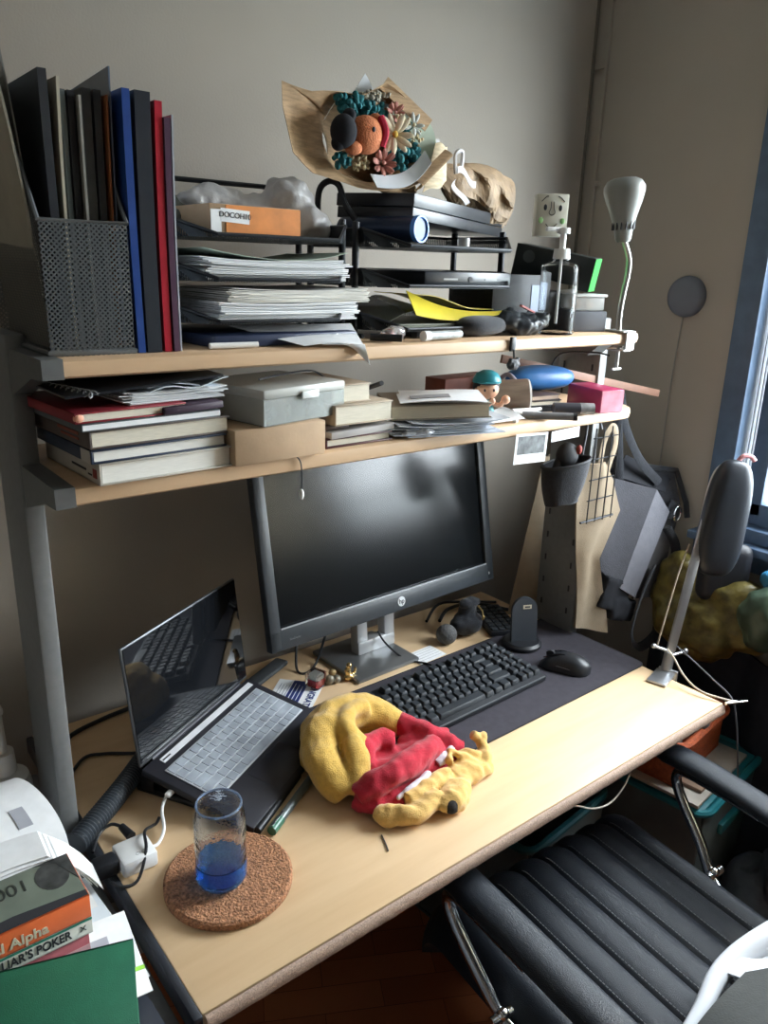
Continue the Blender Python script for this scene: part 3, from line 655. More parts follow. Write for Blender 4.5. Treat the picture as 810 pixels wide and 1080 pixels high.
# ------------------------------------------------------------------ cork mat and glass
CORK = mat('cork', (0.36, 0.17, 0.085), 0.9, 0, 0.55, 230, 0.7, 260)
ct = solo('cork_trivet', 'round cork mat near the front left of the desk', 'trivet', MB().lathe([(0, 0), (0.094, 0), (0.0985, 0.003), (0.0985, 0.012), (0.095, 0.015), (0, 0.015)], seg=64), CORK, loc=(0.438, 0.903, DZ + 0.0003))
gl = thing('can_shaped_glass', 'can-shaped drinking glass fading to blue, standing on the cork mat', 'glass', (0.424, 0.898, DZ + 0.0158))
GCL = mat('tinted_glass', (0.88, 0.94, 1.0), 0.03, 0, 0.0, 5, 0.30, 45, trans=1.0, ior=1.35)
GBL = mat('blue_glass', (0.12, 0.42, 1.0), 0.04, 0, 0.15, 12, 0.25, 45, trans=0.88, ior=1.35)
t_ = 0.0022
def wall(zs): return [(r, z) for r, z in zs]
outer = [(0.0345, 0.046), (0.0365, 0.060), (0.0365, 0.108), (0.0355, 0.117), (0.0325, 0.126), (0.0315, 0.131), (0.0325, 0.1345)]
inner = [(r - t_, z) for r, z in outer][::-1]
inner[0] = (outer[-1][0] - t_, 0.134)
outer[0] = (0.0365, 0.040)
inner[-1] = (0.0365 - t_, 0.040)
part('upper_wall', MB().lathe(outer + inner, seg=48, close=True), GCL, gl)
lo = [(0, 0.0015), (0.024, 0.0), (0.029, 0.001), (0.0345, 0.008), (0.0365, 0.014), (0.0365, 0.040), (0.0365 - t_, 0.040), (0.0343, 0.016), (0.030, 0.011), (0, 0.009)]
part('blue_base', MB().lathe(lo, seg=48), GBL, gl, label='blue lower part of the glass')
part('rim', MB().lathe([(0.0313 + 0.0016 * math.cos(t), 0.1345 + 0.0016 * math.sin(t)) for t in [2 * PI * k / 8 for k in range(8)]], seg=48, close=True), mat('blue_rim_glass', (0.45, 0.60, 0.85), 0.05, 0, 0, 5, trans=0.8), gl)

gl.scale = (1.06, 1.06, 1.03)
# ------------------------------------------------------------------ crumpled plush cloth
pl = thing('plush_cloth', 'crumpled yellow and red plush cloth heaped in front of the keyboard', 'plush cloth', (0.80, 0.95, DZ))
YEL = mat('yellow_fleece', (0.60, 0.37, 0.075), 0.95, 0, 0.10, 140, 0.35, 500, sheen=0.3)
RED = mat('red_fleece', (0.45, 0.012, 0.032), 0.95, 0, 0.15, 140, 0.35, 500, sheen=0.2)
fz = DZ
hood = [('t', [(0.692, 0.945, fz + .020), (0.680, 0.985, fz + .045), (0.695, 1.035, fz + .065), (0.745, 1.075, fz + .078), (0.805, 1.085, fz + .076), (0.855, 1.060, fz + .062), (0.885, 1.020, fz + .045)], lambda t: 0.026 + 0.014 * math.sin(t * PI)),
        ('t', [(0.700, 1.040, fz + .030), (0.735, 1.100, fz + .045), (0.800, 1.115, fz + .045), (0.865, 1.075, fz + .035)], 0.036),
        ('t', [(0.760, 0.985, fz + .070), (0.745, 1.020, fz + .090), (0.770, 1.055, fz + .100), (0.820, 1.060, fz + .092)], 0.019),
        ('t', [(0.700, 0.935, fz + .024), (0.728, 0.960, fz + .060), (0.742, 1.000, fz + .082)], 0.021), ('e', (0.735, 1.04, fz + .040), (0.050, 0.050, 0.040))]
part('yellow_hood', blob(hood, 0.004, 0.005, 16, 5, fold=lambda p: 0.0042 * noise.noise(Vector((p.x * 14 + p.y * 26, p.y * 10 - p.z * 30, 3))) + 0.0016 * noise.noise(p * 60), smooth_it=6, zmin=fz + .0004), YEL, pl, True, label='yellow fleece fold')
red = [('t', [(0.745, 0.960, fz + .045), (0.765, 0.985, fz + .066), (0.800, 1.000, fz + .060), (0.830, 0.985, fz + .05)], 0.020),
       ('t', [(0.700, 0.915, fz + .030), (0.735, 0.900, fz + .056), (0.790, 0.900, fz + .064), (0.850, 0.915, fz + .058), (0.890, 0.935, fz + .045)], 0.024),
       ('t', [(0.875, 1.035, fz + .052), (0.895, 0.985, fz + .050), (0.920, 0.945, fz + .040), (0.945, 0.915, fz + .025)], 0.022), ('t', [(0.855, 0.99, fz + .03), (0.90, 0.965, fz + .055), (0.945, 0.955, fz + .04)], 0.014),
       ('e', (0.80, 0.965, fz + .020), (0.07, 0.05, 0.026)), ('e', (0.79, 0.93, fz + .026), (0.080, 0.050, 0.028)), ('e', (0.87, 0.945, fz + .024), (0.060, 0.055, 0.028)), ('t', [(0.695, 0.925, fz + .016), (0.712, 0.888, fz + .016), (0.76, 0.872, fz + .02)], 0.015)]
part('red_fold', blob(red, 0.004, 0.005, 18, 9, fold=lambda p: 0.005 * noise.noise(Vector((p.x * 30 - p.y * 12, p.y * 14 + p.z * 34, 1))) + 0.0016 * noise.noise(p * 70), smooth_it=4, zmin=fz + .0004), RED, pl, True, label='red fleece fold')
yl = [('t', [(0.712, 0.880, fz + .015), (0.728, 0.850, fz + .018), (0.768, 0.833, fz + .020), (0.815, 0.840, fz + .024)], 0.019), ('t', [(0.76, 0.86, fz + .03), (0.82, 0.862, fz + .034), (0.87, 0.870, fz + .03)], 0.014),
      ('e', (0.845, 0.828, fz + .021), (0.050, 0.028, 0.021), rot(0, 0, 0.4)), ('t', [(0.88, 0.850, fz + .018), (0.925, 0.855, fz + .018), (0.960, 0.862, fz + .015), (0.978, 0.890, fz + .024)], 0.017), ('t', [(0.885, 0.885, fz + .040), (0.900, 0.900, fz + .048), (0.915, 0.890, fz + .042), (0.93, 0.878, fz + .03)], 0.009),
      ('t', [(0.925, 0.905, fz + .03), (0.945, 0.885, fz + .034), (0.965, 0.880, fz + .022)], 0.009), ('t', [(0.978, 0.880, fz + .02), (0.982, 0.905, fz + .040), (0.972, 0.915, fz + .052)], 0.011), ('e', (0.992, 0.902, fz + .045), (0.009, 0.009, 0.009)), ('e', (0.91, 0.865, fz + .02), (0.05, 0.03, 0.018))]
YEL2 = mat('pale_yellow_fleece', (0.72, 0.45, 0.14), 0.95, 0, 0.10, 120, 0.3, 450, sheen=0.3)
part('yellow_legs', blob(yl, 0.003, 0.004, 34, 21, fold=lambda p: 0.0035 * noise.noise(Vector((p.x * 60 + p.y * 30, p.y * 40, p.z * 50))), smooth_it=2, zmin=fz + .0004), YEL2, pl, True, label='lighter yellow crumpled end')
part('lining', blob([('t', [(0.865, 0.900, fz + .036), (0.890, 0.903, fz + .042), (0.918, 0.912, fz + .038)], 0.011), ('t', [(0.745, 0.868, fz + .035), (0.79, 0.870, fz + .043), (0.83, 0.878, fz + .043)], 0.005)], 0.003, 0.004, 40, 2), mat('white_lining', (0.66, 0.60, 0.66), 0.9, 0, 0.1, 60), pl, True, label='white inner lining')
part('dark_pad', MB().ell((0.826, 0.8115, fz + .022), (0.022, 0.0155, 0.0145), rot(0.2, 0, 0.45)), mat('dark_felt', (0.03, 0.026, 0.024), 0.95, 0, 0.2, 200, 0.3), pl, True, label='dark oval felt pad')
solo('short_dark_thread', 'short dark thread lying on the desk in front of the plush cloth', 'thread', MB().tube([(0.692, 0.842, DZ + .0018), (0.686, 0.825, DZ + .0018), (0.678, 0.806, DZ + .0018)], 0.0013, 6), INK)

# ------------------------------------------------------------------ clamp lamp at the right front corner
cl = thing('clamp_lamp', 'black padded-looking lamp head on a slanted aluminium arm clamped to the right desk corner', 'lamp', (1.59, 0.88, DZ))
mb = MB().box((1.560, 0.868, DZ + 0.004), (0.075, 0.046, 0.006), rot(0, 0, 0.25), bev=0.002).box((1.600, 0.875, DZ - 0.012), (0.008, 0.046, 0.045), rot(0, 0, 0.25), bev=0.002).box((1.570, 0.868, DZ - 0.036), (0.06, 0.040, 0.005), rot(0, 0, .25), bev=0.001)
mb.cyl((1.598, 0.880, DZ + .005), (1.612, 0.884, DZ + .045), 0.013)
part('clamp', mb, ALU, cl, True)
part('thumb_screw', MB().cyl((1.600, 0.882, DZ + .040), (1.650, 0.868, DZ + .045), 0.004).ell((1.652, 0.867, DZ + .045), (.008, .006, .008)), ALU, cl, True)
part('thumb_screw', MB().cyl((1.606, 0.885, DZ + .052), (1.575, 0.905, DZ + .066), 0.0035).ell((1.573, 0.906, DZ + .067), (.008, .006, .006)), ALU, cl, True)
a = Vector((1.608, 0.884, 0.765)); b = Vector((1.725, 0.905, 1.12)); d = (b - a)
Ma = frame(a, d, (-0.62, -0.76, 0.1))
part('arm', MB().box(Ma @ Vector((d.length / 2, 0, 0)), (d.length, 0.021, 0.010), Ma.to_3x3().to_4x4(), bev=0.002), ALU, cl, True)
part('wire', MB().tube([(1.585, 0.905, 0.80), (1.615, 0.91, 0.88), (1.65, 0.915, 0.97), (1.69, 0.92, 1.04)], 0.0022, 6), mat('wire_tan', (0.40, 0.33, 0.25), 0.5), cl, True)
hc = Vector((1.748, 0.875, 1.106)); ax = Vector((0.10, -0.01, 0.99)).normalized()
Mh = frame(hc, ax, (-0.66, -0.74, 0.05))
hd = MB().ell((0, 0, 0), (0.143, 0.051, 0.034), seg=40, rings=26, pw=0.62)
for v in hd.bm.verts: v.co.y *= 1.0 - 0.10 * (v.co.x / 0.143); v.co = Mh @ v.co
part('head', hd, mat('lamp_head_black', (0.026, 0.030, 0.037), 0.36, 0.1, 0.1, 30), cl, True)
hd = MB().ell((0, 0, 0), (0.130, 0.044, 0.012), seg=32, rings=18, pw=0.6)
for v in hd.bm.verts: v.co = Mh @ (v.co + Vector((0, 0, -0.030)))
part('diffuser', hd, mat('lamp_diffuser', (0.6, 0.6, 0.6), 0.5), cl, True)
solo('pink_hook', 'small pink rubber hook on top of the black lamp head', 'hook', MB().tube([(1.776, 0.878, 1.244), (1.781, 0.870, 1.256), (1.793, 0.858, 1.256), (1.799, 0.850, 1.246)], 0.0055, 8), mat('pink_rubber', (0.70, 0.32, 0.33), 0.5))
cable('lamp_cable', 'pale thin cable looping from the lamp clamp off the desk corner', [(1.600, 0.885, 0.80), (1.590, 0.860, 0.790), (1.575, 0.82, 0.765), (1.565, 0.77, 0.752), (1.585, 0.72, 0.748), (1.60, 0.705, 0.745)], 0.0022, mat('ivory_cable', (0.62, 0.55, 0.45), 0.5))
cable('headphone_cable', 'grey thin cable with a silver jack hanging off the desk corner', [(1.640, 0.885, 0.795), (1.63, 0.84, 0.785), (1.615, 0.77, 0.765), (1.602, 0.715, 0.747), (1.600, 0.695, 0.70), (1.62, 0.685, 0.60), (1.66, 0.69, 0.50), (1.68, 0.70, 0.44)], 0.002, mat('grey_cable', (0.10, 0.10, 0.11), 0.5))
solo('audio_jack', 'silver audio jack poking past the right desk corner', 'plug', MB().cyl((1.572, 0.712, 0.746), (1.598, 0.700, 0.746), 0.004).cyl((1.598, 0.700, 0.746), (1.622, 0.688, 0.746), 0.002), CHROME)
cable('hanging_loop_cable', 'pale thin cable looping below the front edge of the desk', [(1.03, 0.73, 0.715), (1.07, 0.722, 0.700), (1.12, 0.72, 0.672), (1.175, 0.72, 0.660), (1.215, 0.72, 0.680), (1.238, 0.722, 0.712)], 0.0018, mat('grey_tan_cable', (0.42, 0.38, 0.32), 0.5))
# ------------------------------------------------------------------ left stack on a side cabinet
cb = thing('side_cabinet', 'low grey side cabinet pushed against the left of the desk', 'cabinet', (-0.115, 0.80, 0))
CABM = mat('cabinet_grey', (0.16, 0.165, 0.175), 0.5, 0, 0.06)
part('body', MB().box((0, 0, 0.33), (0.70, 1.10, 0.64), bev=0.004), CABM, cb)
part('top', MB().box((0, 0, 0.665), (0.72, 1.12, 0.03), bev=0.004), CABM, cb)
for k in range(2):
    d_ = part('drawer', MB().box((0.352, 0, 0.18 + k * 0.30), (0.012, 1.06, 0.28), bev=0.003), CABM, cb)
    part('handle', MB().box((0.362, 0, 0.26 + k * 0.30), (0.012, 0.16, 0.012), bev=0.003), ALU, d_)
CT = 0.680
STK = 'piled papers and books left of the desk'
stack('paper_pile', 'tall pile of loose white papers under the left books', 'papers', 0.025, 0.905, CT + .0005, 0.42, 0.19, 38, 0.0036, 0.02, PAPER, 0.012, seed=3)
stack('dark_folder_pile', 'dark folders between the left paper pile and the desk edge', 'folders', 0.06, 0.675, CT + .0005, 0.36, 0.22, 13, 0.0098, 0.03, mat('dark_folder', (0.03, 0.035, 0.05), 0.6), 0.008, seed=5)
bz = 0.8215
BM = mat('maroon_cover', (0.34, 0.085, 0.10), 0.45, 0, 0.2, 20); 
b3 = book('paperback_book', 'dusty maroon paperback at the bottom of the left book pile', 0.065, 0.875, bz, 0.28, 0.105, 0.030, 0.0, BM, PAPERC, 'front')
mb = MB().box((0.0, -0.0532, 0.008), (0.28, 0.0006, 0.010))
part('spine_stripe', mb, mat('pinkish_stripe', (0.60, 0.35, 0.36), 0.6), b3)
LP = mat('ivory_cover', (0.62, 0.62, 0.56), 0.5, 0, 0.06, 30)
b2 = book('paperback_book', "ivory paperback with a green line reading LIAR'S POKER on its spine", 0.067, 0.873, bz + .0305, 0.285, 0.108, 0.026, 0.0, LP, PAPERC, 'front')
part('green_line', MB().box((0, -0.0543, 0.0225), (0.285, 0.0006, 0.003)), mat('green_line', (0.03, 0.25, 0.17), 0.5), b2)
text("LIAR'S POKER", 0.0175, Matrix.Translation((0.0765, -0.0545, 0.0115)) @ rot(PI / 2), INK, b2, world=False, bold=0.0004, sx=0.76)
text("X", 0.011, Matrix.Translation((0.131, -0.0545, 0.012)) @ rot(PI / 2), INK, b2, world=False)
text("LIAR'S", 0.016, Matrix.Translation((-0.05, -0.0545, 0.0115)) @ rot(PI / 2), INK, b2, world=False, sx=0.76) if False else None
OR = mat('orange_cover', (0.74, 0.15, 0.045), 0.45, 0, 0.08, 30)
b1 = book('paperback_book', 'orange-spined paperback with a grey-green cover, topmost of the left book pile', 0.066, 0.861, bz + .0570, 0.286, 0.088, 0.034, 0.0, OR, PAPERC, 'front')
text('cal Alpha', 0.019, Matrix.Translation((0.058, -0.0443, 0.0125)) @ rot(PI / 2), mat('cream_print', (0.75, 0.68, 0.52), 0.6), b1, world=False, bold=0.0005)
GC = mat('olive_cover', (0.17, 0.20, 0.16), 0.35, 0, 0.15, 20, coat=0.3)
part('cover_art', MB().box((0, 0.001, 0.0342), (0.284, 0.084, 0.0006)), GC, b1, label='olive front cover')
part('cover_band', MB().prism([(-0.142, -0.0435), (0.142, -0.0435), (0.142, -0.034), (0.06, -0.026), (-0.05, -0.032), (-0.142, -0.038)], Matrix.Translation((0, 0, 0.0345)), 0.0004), INK, b1)
part('cover_portrait', MB().prism([(0.020 * math.cos(t), 0.026 * math.sin(t)) for t in [2 * PI * k / 20 for k in range(20)]], Matrix.Translation((0.116, 0.014, 0.0345)), 0.0004).prism([(0.10, 0.042), (0.142, 0.042), (0.142, -0.01), (0.134, 0.01), (0.125, 0.034)], Matrix.Translation((0, 0, 0.0345)), 0.0006), mat('portrait_grey', (0.06, 0.062, 0.06), 0.5, 0, 0.5, 60), b1)
text('1001', 0.030, Matrix.Translation((0.062, 0.016, 0.0347)), mat('cover_ink', (0.035, 0.04, 0.035), 0.5), b1, world=False, sx=0.9)
for k in range(2):
    text('NIGHTS AND TALES'[:16], 0.009, Matrix.Translation((0.06, -0.004 - 0.010 * k, 0.0347)), mat('cover_ink', (0, 0, 0)), b1, world=False) if False else None
part('cover_triangle', MB().prism([(-0.01, -0.012), (0.03, -0.006), (-0.01, 0.008)], Matrix.Translation((0.012, 0, 0.0349)), 0.0003), OR, b1)
# green hardcover in front
GRN = mat('green_bookcloth', (0.012, 0.115, 0.060), 0.65, 0, 0.06, 60, 0.12, 900)
bg_ = book('hardcover_book', 'plain dark green clothbound book at the bottom left corner', 0.135, 0.738, 0.8105, 0.215, 0.118, 0.056, -0.32 + 0.0, GRN, PAPERC, 'back', cover=0.003, over=0.006)
bg_.location = (0.120, 0.742, 0.8125)
solo('green_page_flag', 'small lime sticky flag poking out of the green book', 'sticky flag', MB().box((0.236, 0.745, 0.840), (0.018, 0.006, 0.0006), rot(0, 0, -0.2)), mat('lime_flag', (0.35, 0.75, 0.10), 0.6))
# loose envelope + sheets
ev = thing('window_envelope', 'white window envelope between the green book and the paperback pile', 'envelope', (0.130, 0.80, 0.8195))
paper = paper_sheet
Me = Matrix.Translation((0.02, 0.005, 0.0)) @ rot(0.0, 0.0, -0.12)
part('envelope', MB().box(Me @ Vector((0, 0, 0)), (0.21, 0.14, 0.002), Me.to_3x3().to_4x4(), bev=0.0008), PAPER, ev)
part('window', MB().box(Me @ Vector((0.03, 0.02, 0.0013)), (0.09, 0.035, 0.0005), Me.to_3x3().to_4x4()), mat('envelope_window', (0.45, 0.46, 0.52), 0.3), ev)
paper('loose_sheet', 'bluish printed sheet sticking out right of the paperback pile', 'paper', [(0.10, 0.94, 0.818), (0.242, 0.955, 0.818), (0.250, 0.835, 0.814), (0.12, 0.81, 0.818)], mat('bluish_paper', (0.66, 0.72, 0.78), 0.7, 0, 0.05), wav=0.003, seed=4)
paper('loose_sheet', 'white sheet corner sticking out right of the green book', 'paper', [(0.15, 0.86, 0.8105), (0.252, 0.835, 0.8095), (0.254, 0.755, 0.8085), (0.15, 0.70, 0.8105)], PAPER, wav=0.003, seed=9)
# curled documents behind
def curl1(u, v):     # big roll
    a = -0.35 + v * 2.9; r_ = 0.080 + 0.01 * math.sin(u * 3)
    return (-0.14 + u * 0.365 - 0.02 * v + 0.01 * math.sin(v * 5), 1.045 - 0.095 * math.cos(a) + 0.02 * u, 0.828 + r_ * math.sin(a) + 0.010 * u)
rp_ = thing('curled_document', 'large curled white document roll left of the grey upright', 'papers', (0.05, 1.04, 0.82))
part('sheet', MB().sheet(curl1, 10, 26, 0.0012), PAPER, rp_, True)
for (u0, v0, du, dv) in ((0.86, 0.42, 0.05, 0.12), (0.72, 0.20, 0.035, 0.14)):
    part('printed_block', MB().sheet(lambda u, v: Vector(curl1(u0 + u * du, v0 + v * dv)) + Vector((0, -.0010, 0.0012)), 4, 5, 0.0004), mat('printed_grey', (0.35, 0.36, 0.40), 0.7), rp_, True)
def curl2(u, v):     # sheets draped over towards the desk edge
    x = -0.05 + u * 0.302; drop = max(0, u - 0.80) * 0.40
    return (x - max(0, u - 0.9) * 0.10, 0.985 - v * 0.045 - 0.05 * max(0, u - .7), 0.905 - 0.010 * v - drop ** 1.1 * 1.1)
for k in range(3):
    solo('draped_sheet', ['topmost lined white sheet drooping over the desk edge', 'second white sheet drooping over the desk edge', 'lowest white sheet drooping towards the black desk edging'][k], 'paper',
         MB().sheet(lambda u, v: Vector(curl2(u, v)) + Vector((0.006 * k, -0.004 * k, -0.004 * k)), 16, 10, 0.0008), PAPER, 'draped sheets on the left pile')
stack('paper_pile', 'white papers under the curled document roll at the left', 'papers', -0.02, 1.135, CT + .0005, 0.40, 0.19, 22, 0.0062, -0.02, PAPER, 0.01, seed=8)
bt = thing('lotion_bottle', 'white lotion bottle standing behind the curled papers at the left edge', 'bottle', (0.208, 1.262, CT))
part('body', MB().lathe([(0, 0), (0.036, 0), (0.038, 0.006), (0.038, 0.080), (0.034, 0.092), (0.016, 0.098), (0.014, 0.102), (0, 0.102)], seg=32), mat('cream_bottle', (0.68, 0.66, 0.62), 0.45, 0, 0.03), bt)
part('label', MB().lathe([(0.0384, 0.020), (0.0386, 0.022), (0.0386, 0.068), (0.0384, 0.070)], seg=32), mat('floral_label', (0.55, 0.58, 0.66), 0.5, 0, 0.35, 50), bt)
part('pump', MB().cyl((0, 0, 0.10), (0, 0, 0.125), 0.019, 0.017).cyl((0, 0, 0.125), (0, 0, 0.175), 0.009, 0.007).box((-0.014, -0.004, 0.178), (0.045, 0.014, 0.010), bev=0.003), mat('pump_cream', (0.66, 0.62, 0.57), 0.4), bt)
bt.scale = (1.1, 1.1, 1.50)

# ------------------------------------------------------------------ top shelf: mesh file holder and folders
mf = thing('magazine_holder', 'grey wire-mesh magazine holder packed with files at the left end of the top shelf', 'magazine holder', (0.343, 1.14, TS))
GMET = mat('holder_rim', (0.16, 0.17, 0.175), 0.4, 0.5)
hx0, hx1, hy0, hy1, hzf, hzb = -0.056, 0.052, -0.108, 0.130, 0.163, 0.33
def quad(mb, pts, th=0.0012):
    A, B, C_, D = [Vector(p) for p in pts]
    mb.sheet(lambda u, v: A.lerp(B, u).lerp(D.lerp(C_, u), v), 2, 2, th); return mb
part('front_panel', quad(MB(), [(hx0, hy0, 0), (hx1, hy0, 0), (hx1, hy0, hzf), (hx0, hy0, hzf)]), MESHV, mf, smooth=False)
part('back_panel', quad(MB(), [(hx0, hy1, 0), (hx1, hy1, 0), (hx1, hy1, hzb), (hx0, hy1, hzb)]), MESHV, mf, smooth=False)
for x in (hx0, hx1):
    part('side_panel', quad(quad(MB(), [(x, hy0, 0), (x, hy1, 0), (x, hy1, hzf), (x, hy0, hzf)]), [(x, hy0, hzf), (x, hy1, hzf), (x, hy1, hzb), (x, hy0 + 0.13, hzb)]), MESHV, mf, smooth=False)
rim = [(hx0, hy0, hzf), (hx1, hy0, hzf), (hx1, hy0 + 0.13, hzb), (hx1, hy1, hzb), (hx0, hy1, hzb), (hx0, hy0 + 0.13, hzb)]
part('rim', MB().tube(rim, 0.0032, 8, smooth=False, closed=True), GMET, mf)
part('bottom_rail', MB().tube([(hx0, hy0, .004), (hx1, hy0, .004), (hx1, hy1, .004), (hx0, hy1, .004)], 0.004, 8, smooth=False, closed=True).box((-.002, 0.01, 0.002), (0.105, 0.23, 0.0015)), GMET, mf)
def vfile(name, label, x, t, c, z0, z1, y0, y1, lean=0.0, cat='file', group=None, rough=0.5, top=0.0, curl=0.0):
    """a thin folder standing on edge, spine towards the room"""
    mb = MB()
    def f(u, v):
        return (x + lean * v + curl * (v ** 3) * (1 - u), y0 + (y1 - y0) * u + 0.004 * math.sin(v * 3), z0 + (z1 - z0) * v + top * u * v)
    mb.sheet(f, 6, 14, t)
    return solo(name, label, cat, mb, colr('file_%d_%d_%d' % tuple(int(q * 999) for q in c), c, rough), group)
zh = TS + 0.008
vfile('curled_paper', 'beige curled sheets flopping out of the mesh holder at the far left', 0.297, 0.003, (0.30, 0.28, 0.22), zh, 1.865, 1.055, 1.25, -0.022, curl=-0.012)
vfile('curled_paper', 'grey plastic sheet bulging at the back left of the mesh holder', 0.303, 0.002, (0.20, 0.21, 0.20), zh, 1.89, 1.08, 1.25, -0.016, curl=-0.01, rough=0.3)
vfile('document_folder', 'thick black folder, leftmost of the black ones in the mesh holder', 0.314, 0.010, (0.012, 0.014, 0.02), zh, 1.868, 1.045, 1.25, -0.002)
vfile('document_folder', 'cream paper file beside the leftmost black folder in the mesh holder', 0.3255, 0.0035, (0.42, 0.38, 0.30), zh, 1.862, 1.045, 1.25, 0.0, curl=0.004)
vfile('document_folder', 'slate grey folder right of the cream file in the mesh holder', 0.334, 0.006, (0.07, 0.085, 0.09), zh, 1.85, 1.05, 1.25, 0.001)
vfile('document_folder', 'black folder left of the thin grey divider in the mesh holder', 0.3435, 0.008, (0.014, 0.014, 0.018), zh, 1.85, 1.05, 1.25, 0.001)
vfile('document_folder', 'thin light grey divider among black folders in the mesh holder', 0.3515, 0.003, (0.25, 0.24, 0.22), zh, 1.845, 1.042, 1.25, 0.001)
vfile('document_folder', 'black folder right of the thin grey divider in the mesh holder', 0.361, 0.011, (0.010, 0.011, 0.014), zh, 1.855, 1.05, 1.25, 0.002)
vfile('document_folder', 'second black folder right of the grey divider in the mesh holder', 0.3735, 0.009, (0.018, 0.02, 0.025), zh, 1.855, 1.05, 1.25, 0.003)
vfile('document_folder', 'thin rust orange file at the right of the mesh holder', 0.3825, 0.0022, (0.26, 0.09, 0.03), zh, 1.85, 1.045, 1.25, 0.004)
vfile('plastic_sleeve', 'translucent blue-grey sleeve with a slanted top in the mesh holder', 0.3875, 0.002, (0.11, 0.14, 0.19), zh, 1.882, 1.045, 1.25, 0.004, rough=0.25, top=-0.01)
bl = vfile('ring_folder', 'blue folder standing right beside the mesh holder', 0.4045, 0.010, (0.012, 0.045, 0.20), TS + .0008, 1.858, 1.030, 1.25, 0.0, cat='folder', rough=0.35)
vfile('ring_folder', 'thick black folder standing between the blue and red ones', 0.4225, 0.020, (0.016, 0.02, 0.028), TS + .0008, 1.858, 1.030, 1.25, 0.003, cat='folder', rough=0.35)
vfile('ring_folder', 'red folder standing right of the thick black one', 0.4425, 0.010, (0.35, 0.015, 0.03), TS + .0008, 1.850, 1.032, 1.25, 0.004, cat='folder', rough=0.3)
vfile('ring_folder', 'dark plum folder with a milky edge, rightmost beside the letter trays', 0.4545, 0.008, (0.07, 0.035, 0.06), TS + .0008, 1.832, 1.030, 1.25, 0.002, cat='folder', rough=0.3)
vfile('plastic_sleeve', 'milky clear sleeve against the rightmost folder', 0.4605, 0.0022, (0.34, 0.36, 0.40), TS + .0008, 1.836, 1.030, 1.25, 0.003, cat='folder', rough=0.2)

# ------------------------------------------------------------------ letter trays
def tray_tower(nm, label, x0, x1, y0, y1, levels, rz=0.0, backh=None):
    t = thing(nm, label, 'letter trays', ((x0 + x1) / 2, (y0 + y1) / 2, TS), rz)
    hw, hd = (x1 - x0) / 2, (y1 - y0) / 2
    for i, z in enumerate(levels):
        z -= TS; hh = 0.028; ch = 0.05
        fl = [(-hw + ch, -hd, z), (hw - ch, -hd, z), (hw, -hd + ch * 1.2, z), (hw, hd, z), (-hw, hd, z), (-hw, -hd + ch * 1.2, z)]
        M0 = Matrix.Translation((0, 0, z)); poly = [(p[0], p[1]) for p in fl]
        tr = part('tray', MB().prism(poly, M0, 0.001), MESHH, t, smooth=False)
        up = [(-hw + ch, -hd, z + .004), (hw - ch, -hd, z + .004), (hw + .004, -hd + ch * 1.2, z + hh), (hw + .004, hd, z + hh), (-hw - .004, hd, z + hh), (-hw - .004, -hd + ch * 1.2, z + hh)]
        mb = MB()
        for a_, b_ in ((1, 2), (2, 3), (3, 4), (4, 5), (5, 0)): quad(mb, [fl[a_], fl[b_], up[b_], up[a_]], 0.001)
        part('tray_wall', mb, MESHH, tr, smooth=False)
        part('tray_rim', MB().tube(up, 0.0028, 8, smooth=False, closed=True), BLKMET, tr)
    if backh:
        z = levels[-1] - TS
        part('back_rail', MB().tube([(-hw, hd, z), (-hw, hd, backh - TS), (hw * 0.9, hd, backh - TS), (hw * .9, hd, z)], 0.0045, 8, smooth=False), BLKMET, t)
    for sx in (-1, 1):
        for yy in (-hd + 0.075, hd - 0.02):
            part('support_post', MB().box((sx * (hw + .008), yy, (levels[-1] + 0.04 - TS) / 2), (0.008, 0.012, levels[-1] + 0.04 - TS), bev=0.002), BLKMET, t)
    part('foot_bar', MB().tube([(-hw - .008, -hd + 0.05, 0.004), (-hw - .008, hd, 0.004)], 0.004, 8).tube([(hw + .008, -hd + 0.05, 0.004), (hw + .008, hd, 0.004)], 0.004, 8), BLKMET, t)
    return t
tray_tower('letter_tray_tower', 'black mesh letter tray tower stacked with papers, left of the two', 0.478, 0.786, 1.045, 1.275, (1.573, 1.632, 1.692), backh=1.785)
tray_tower('letter_tray_tower', 'black mesh letter tray tower under the bouquet, right of the two', 0.830, 1.178, 1.050, 1.280, (1.553, 1.625, 1.690), 0.02)
# bent wire handle of the left tower's top
solo('wire_hook', 'bent black wire hook standing up between the two tray towers', 'wire', MB().tube([(0.80, 1.20, 1.71), (0.800, 1.20, 1.775), (0.812, 1.19, 1.795), (0.828, 1.18, 1.79), (0.835, 1.17, 1.76), (0.85, 1.16, 1.735)], 0.0055, 8), BLKMET)
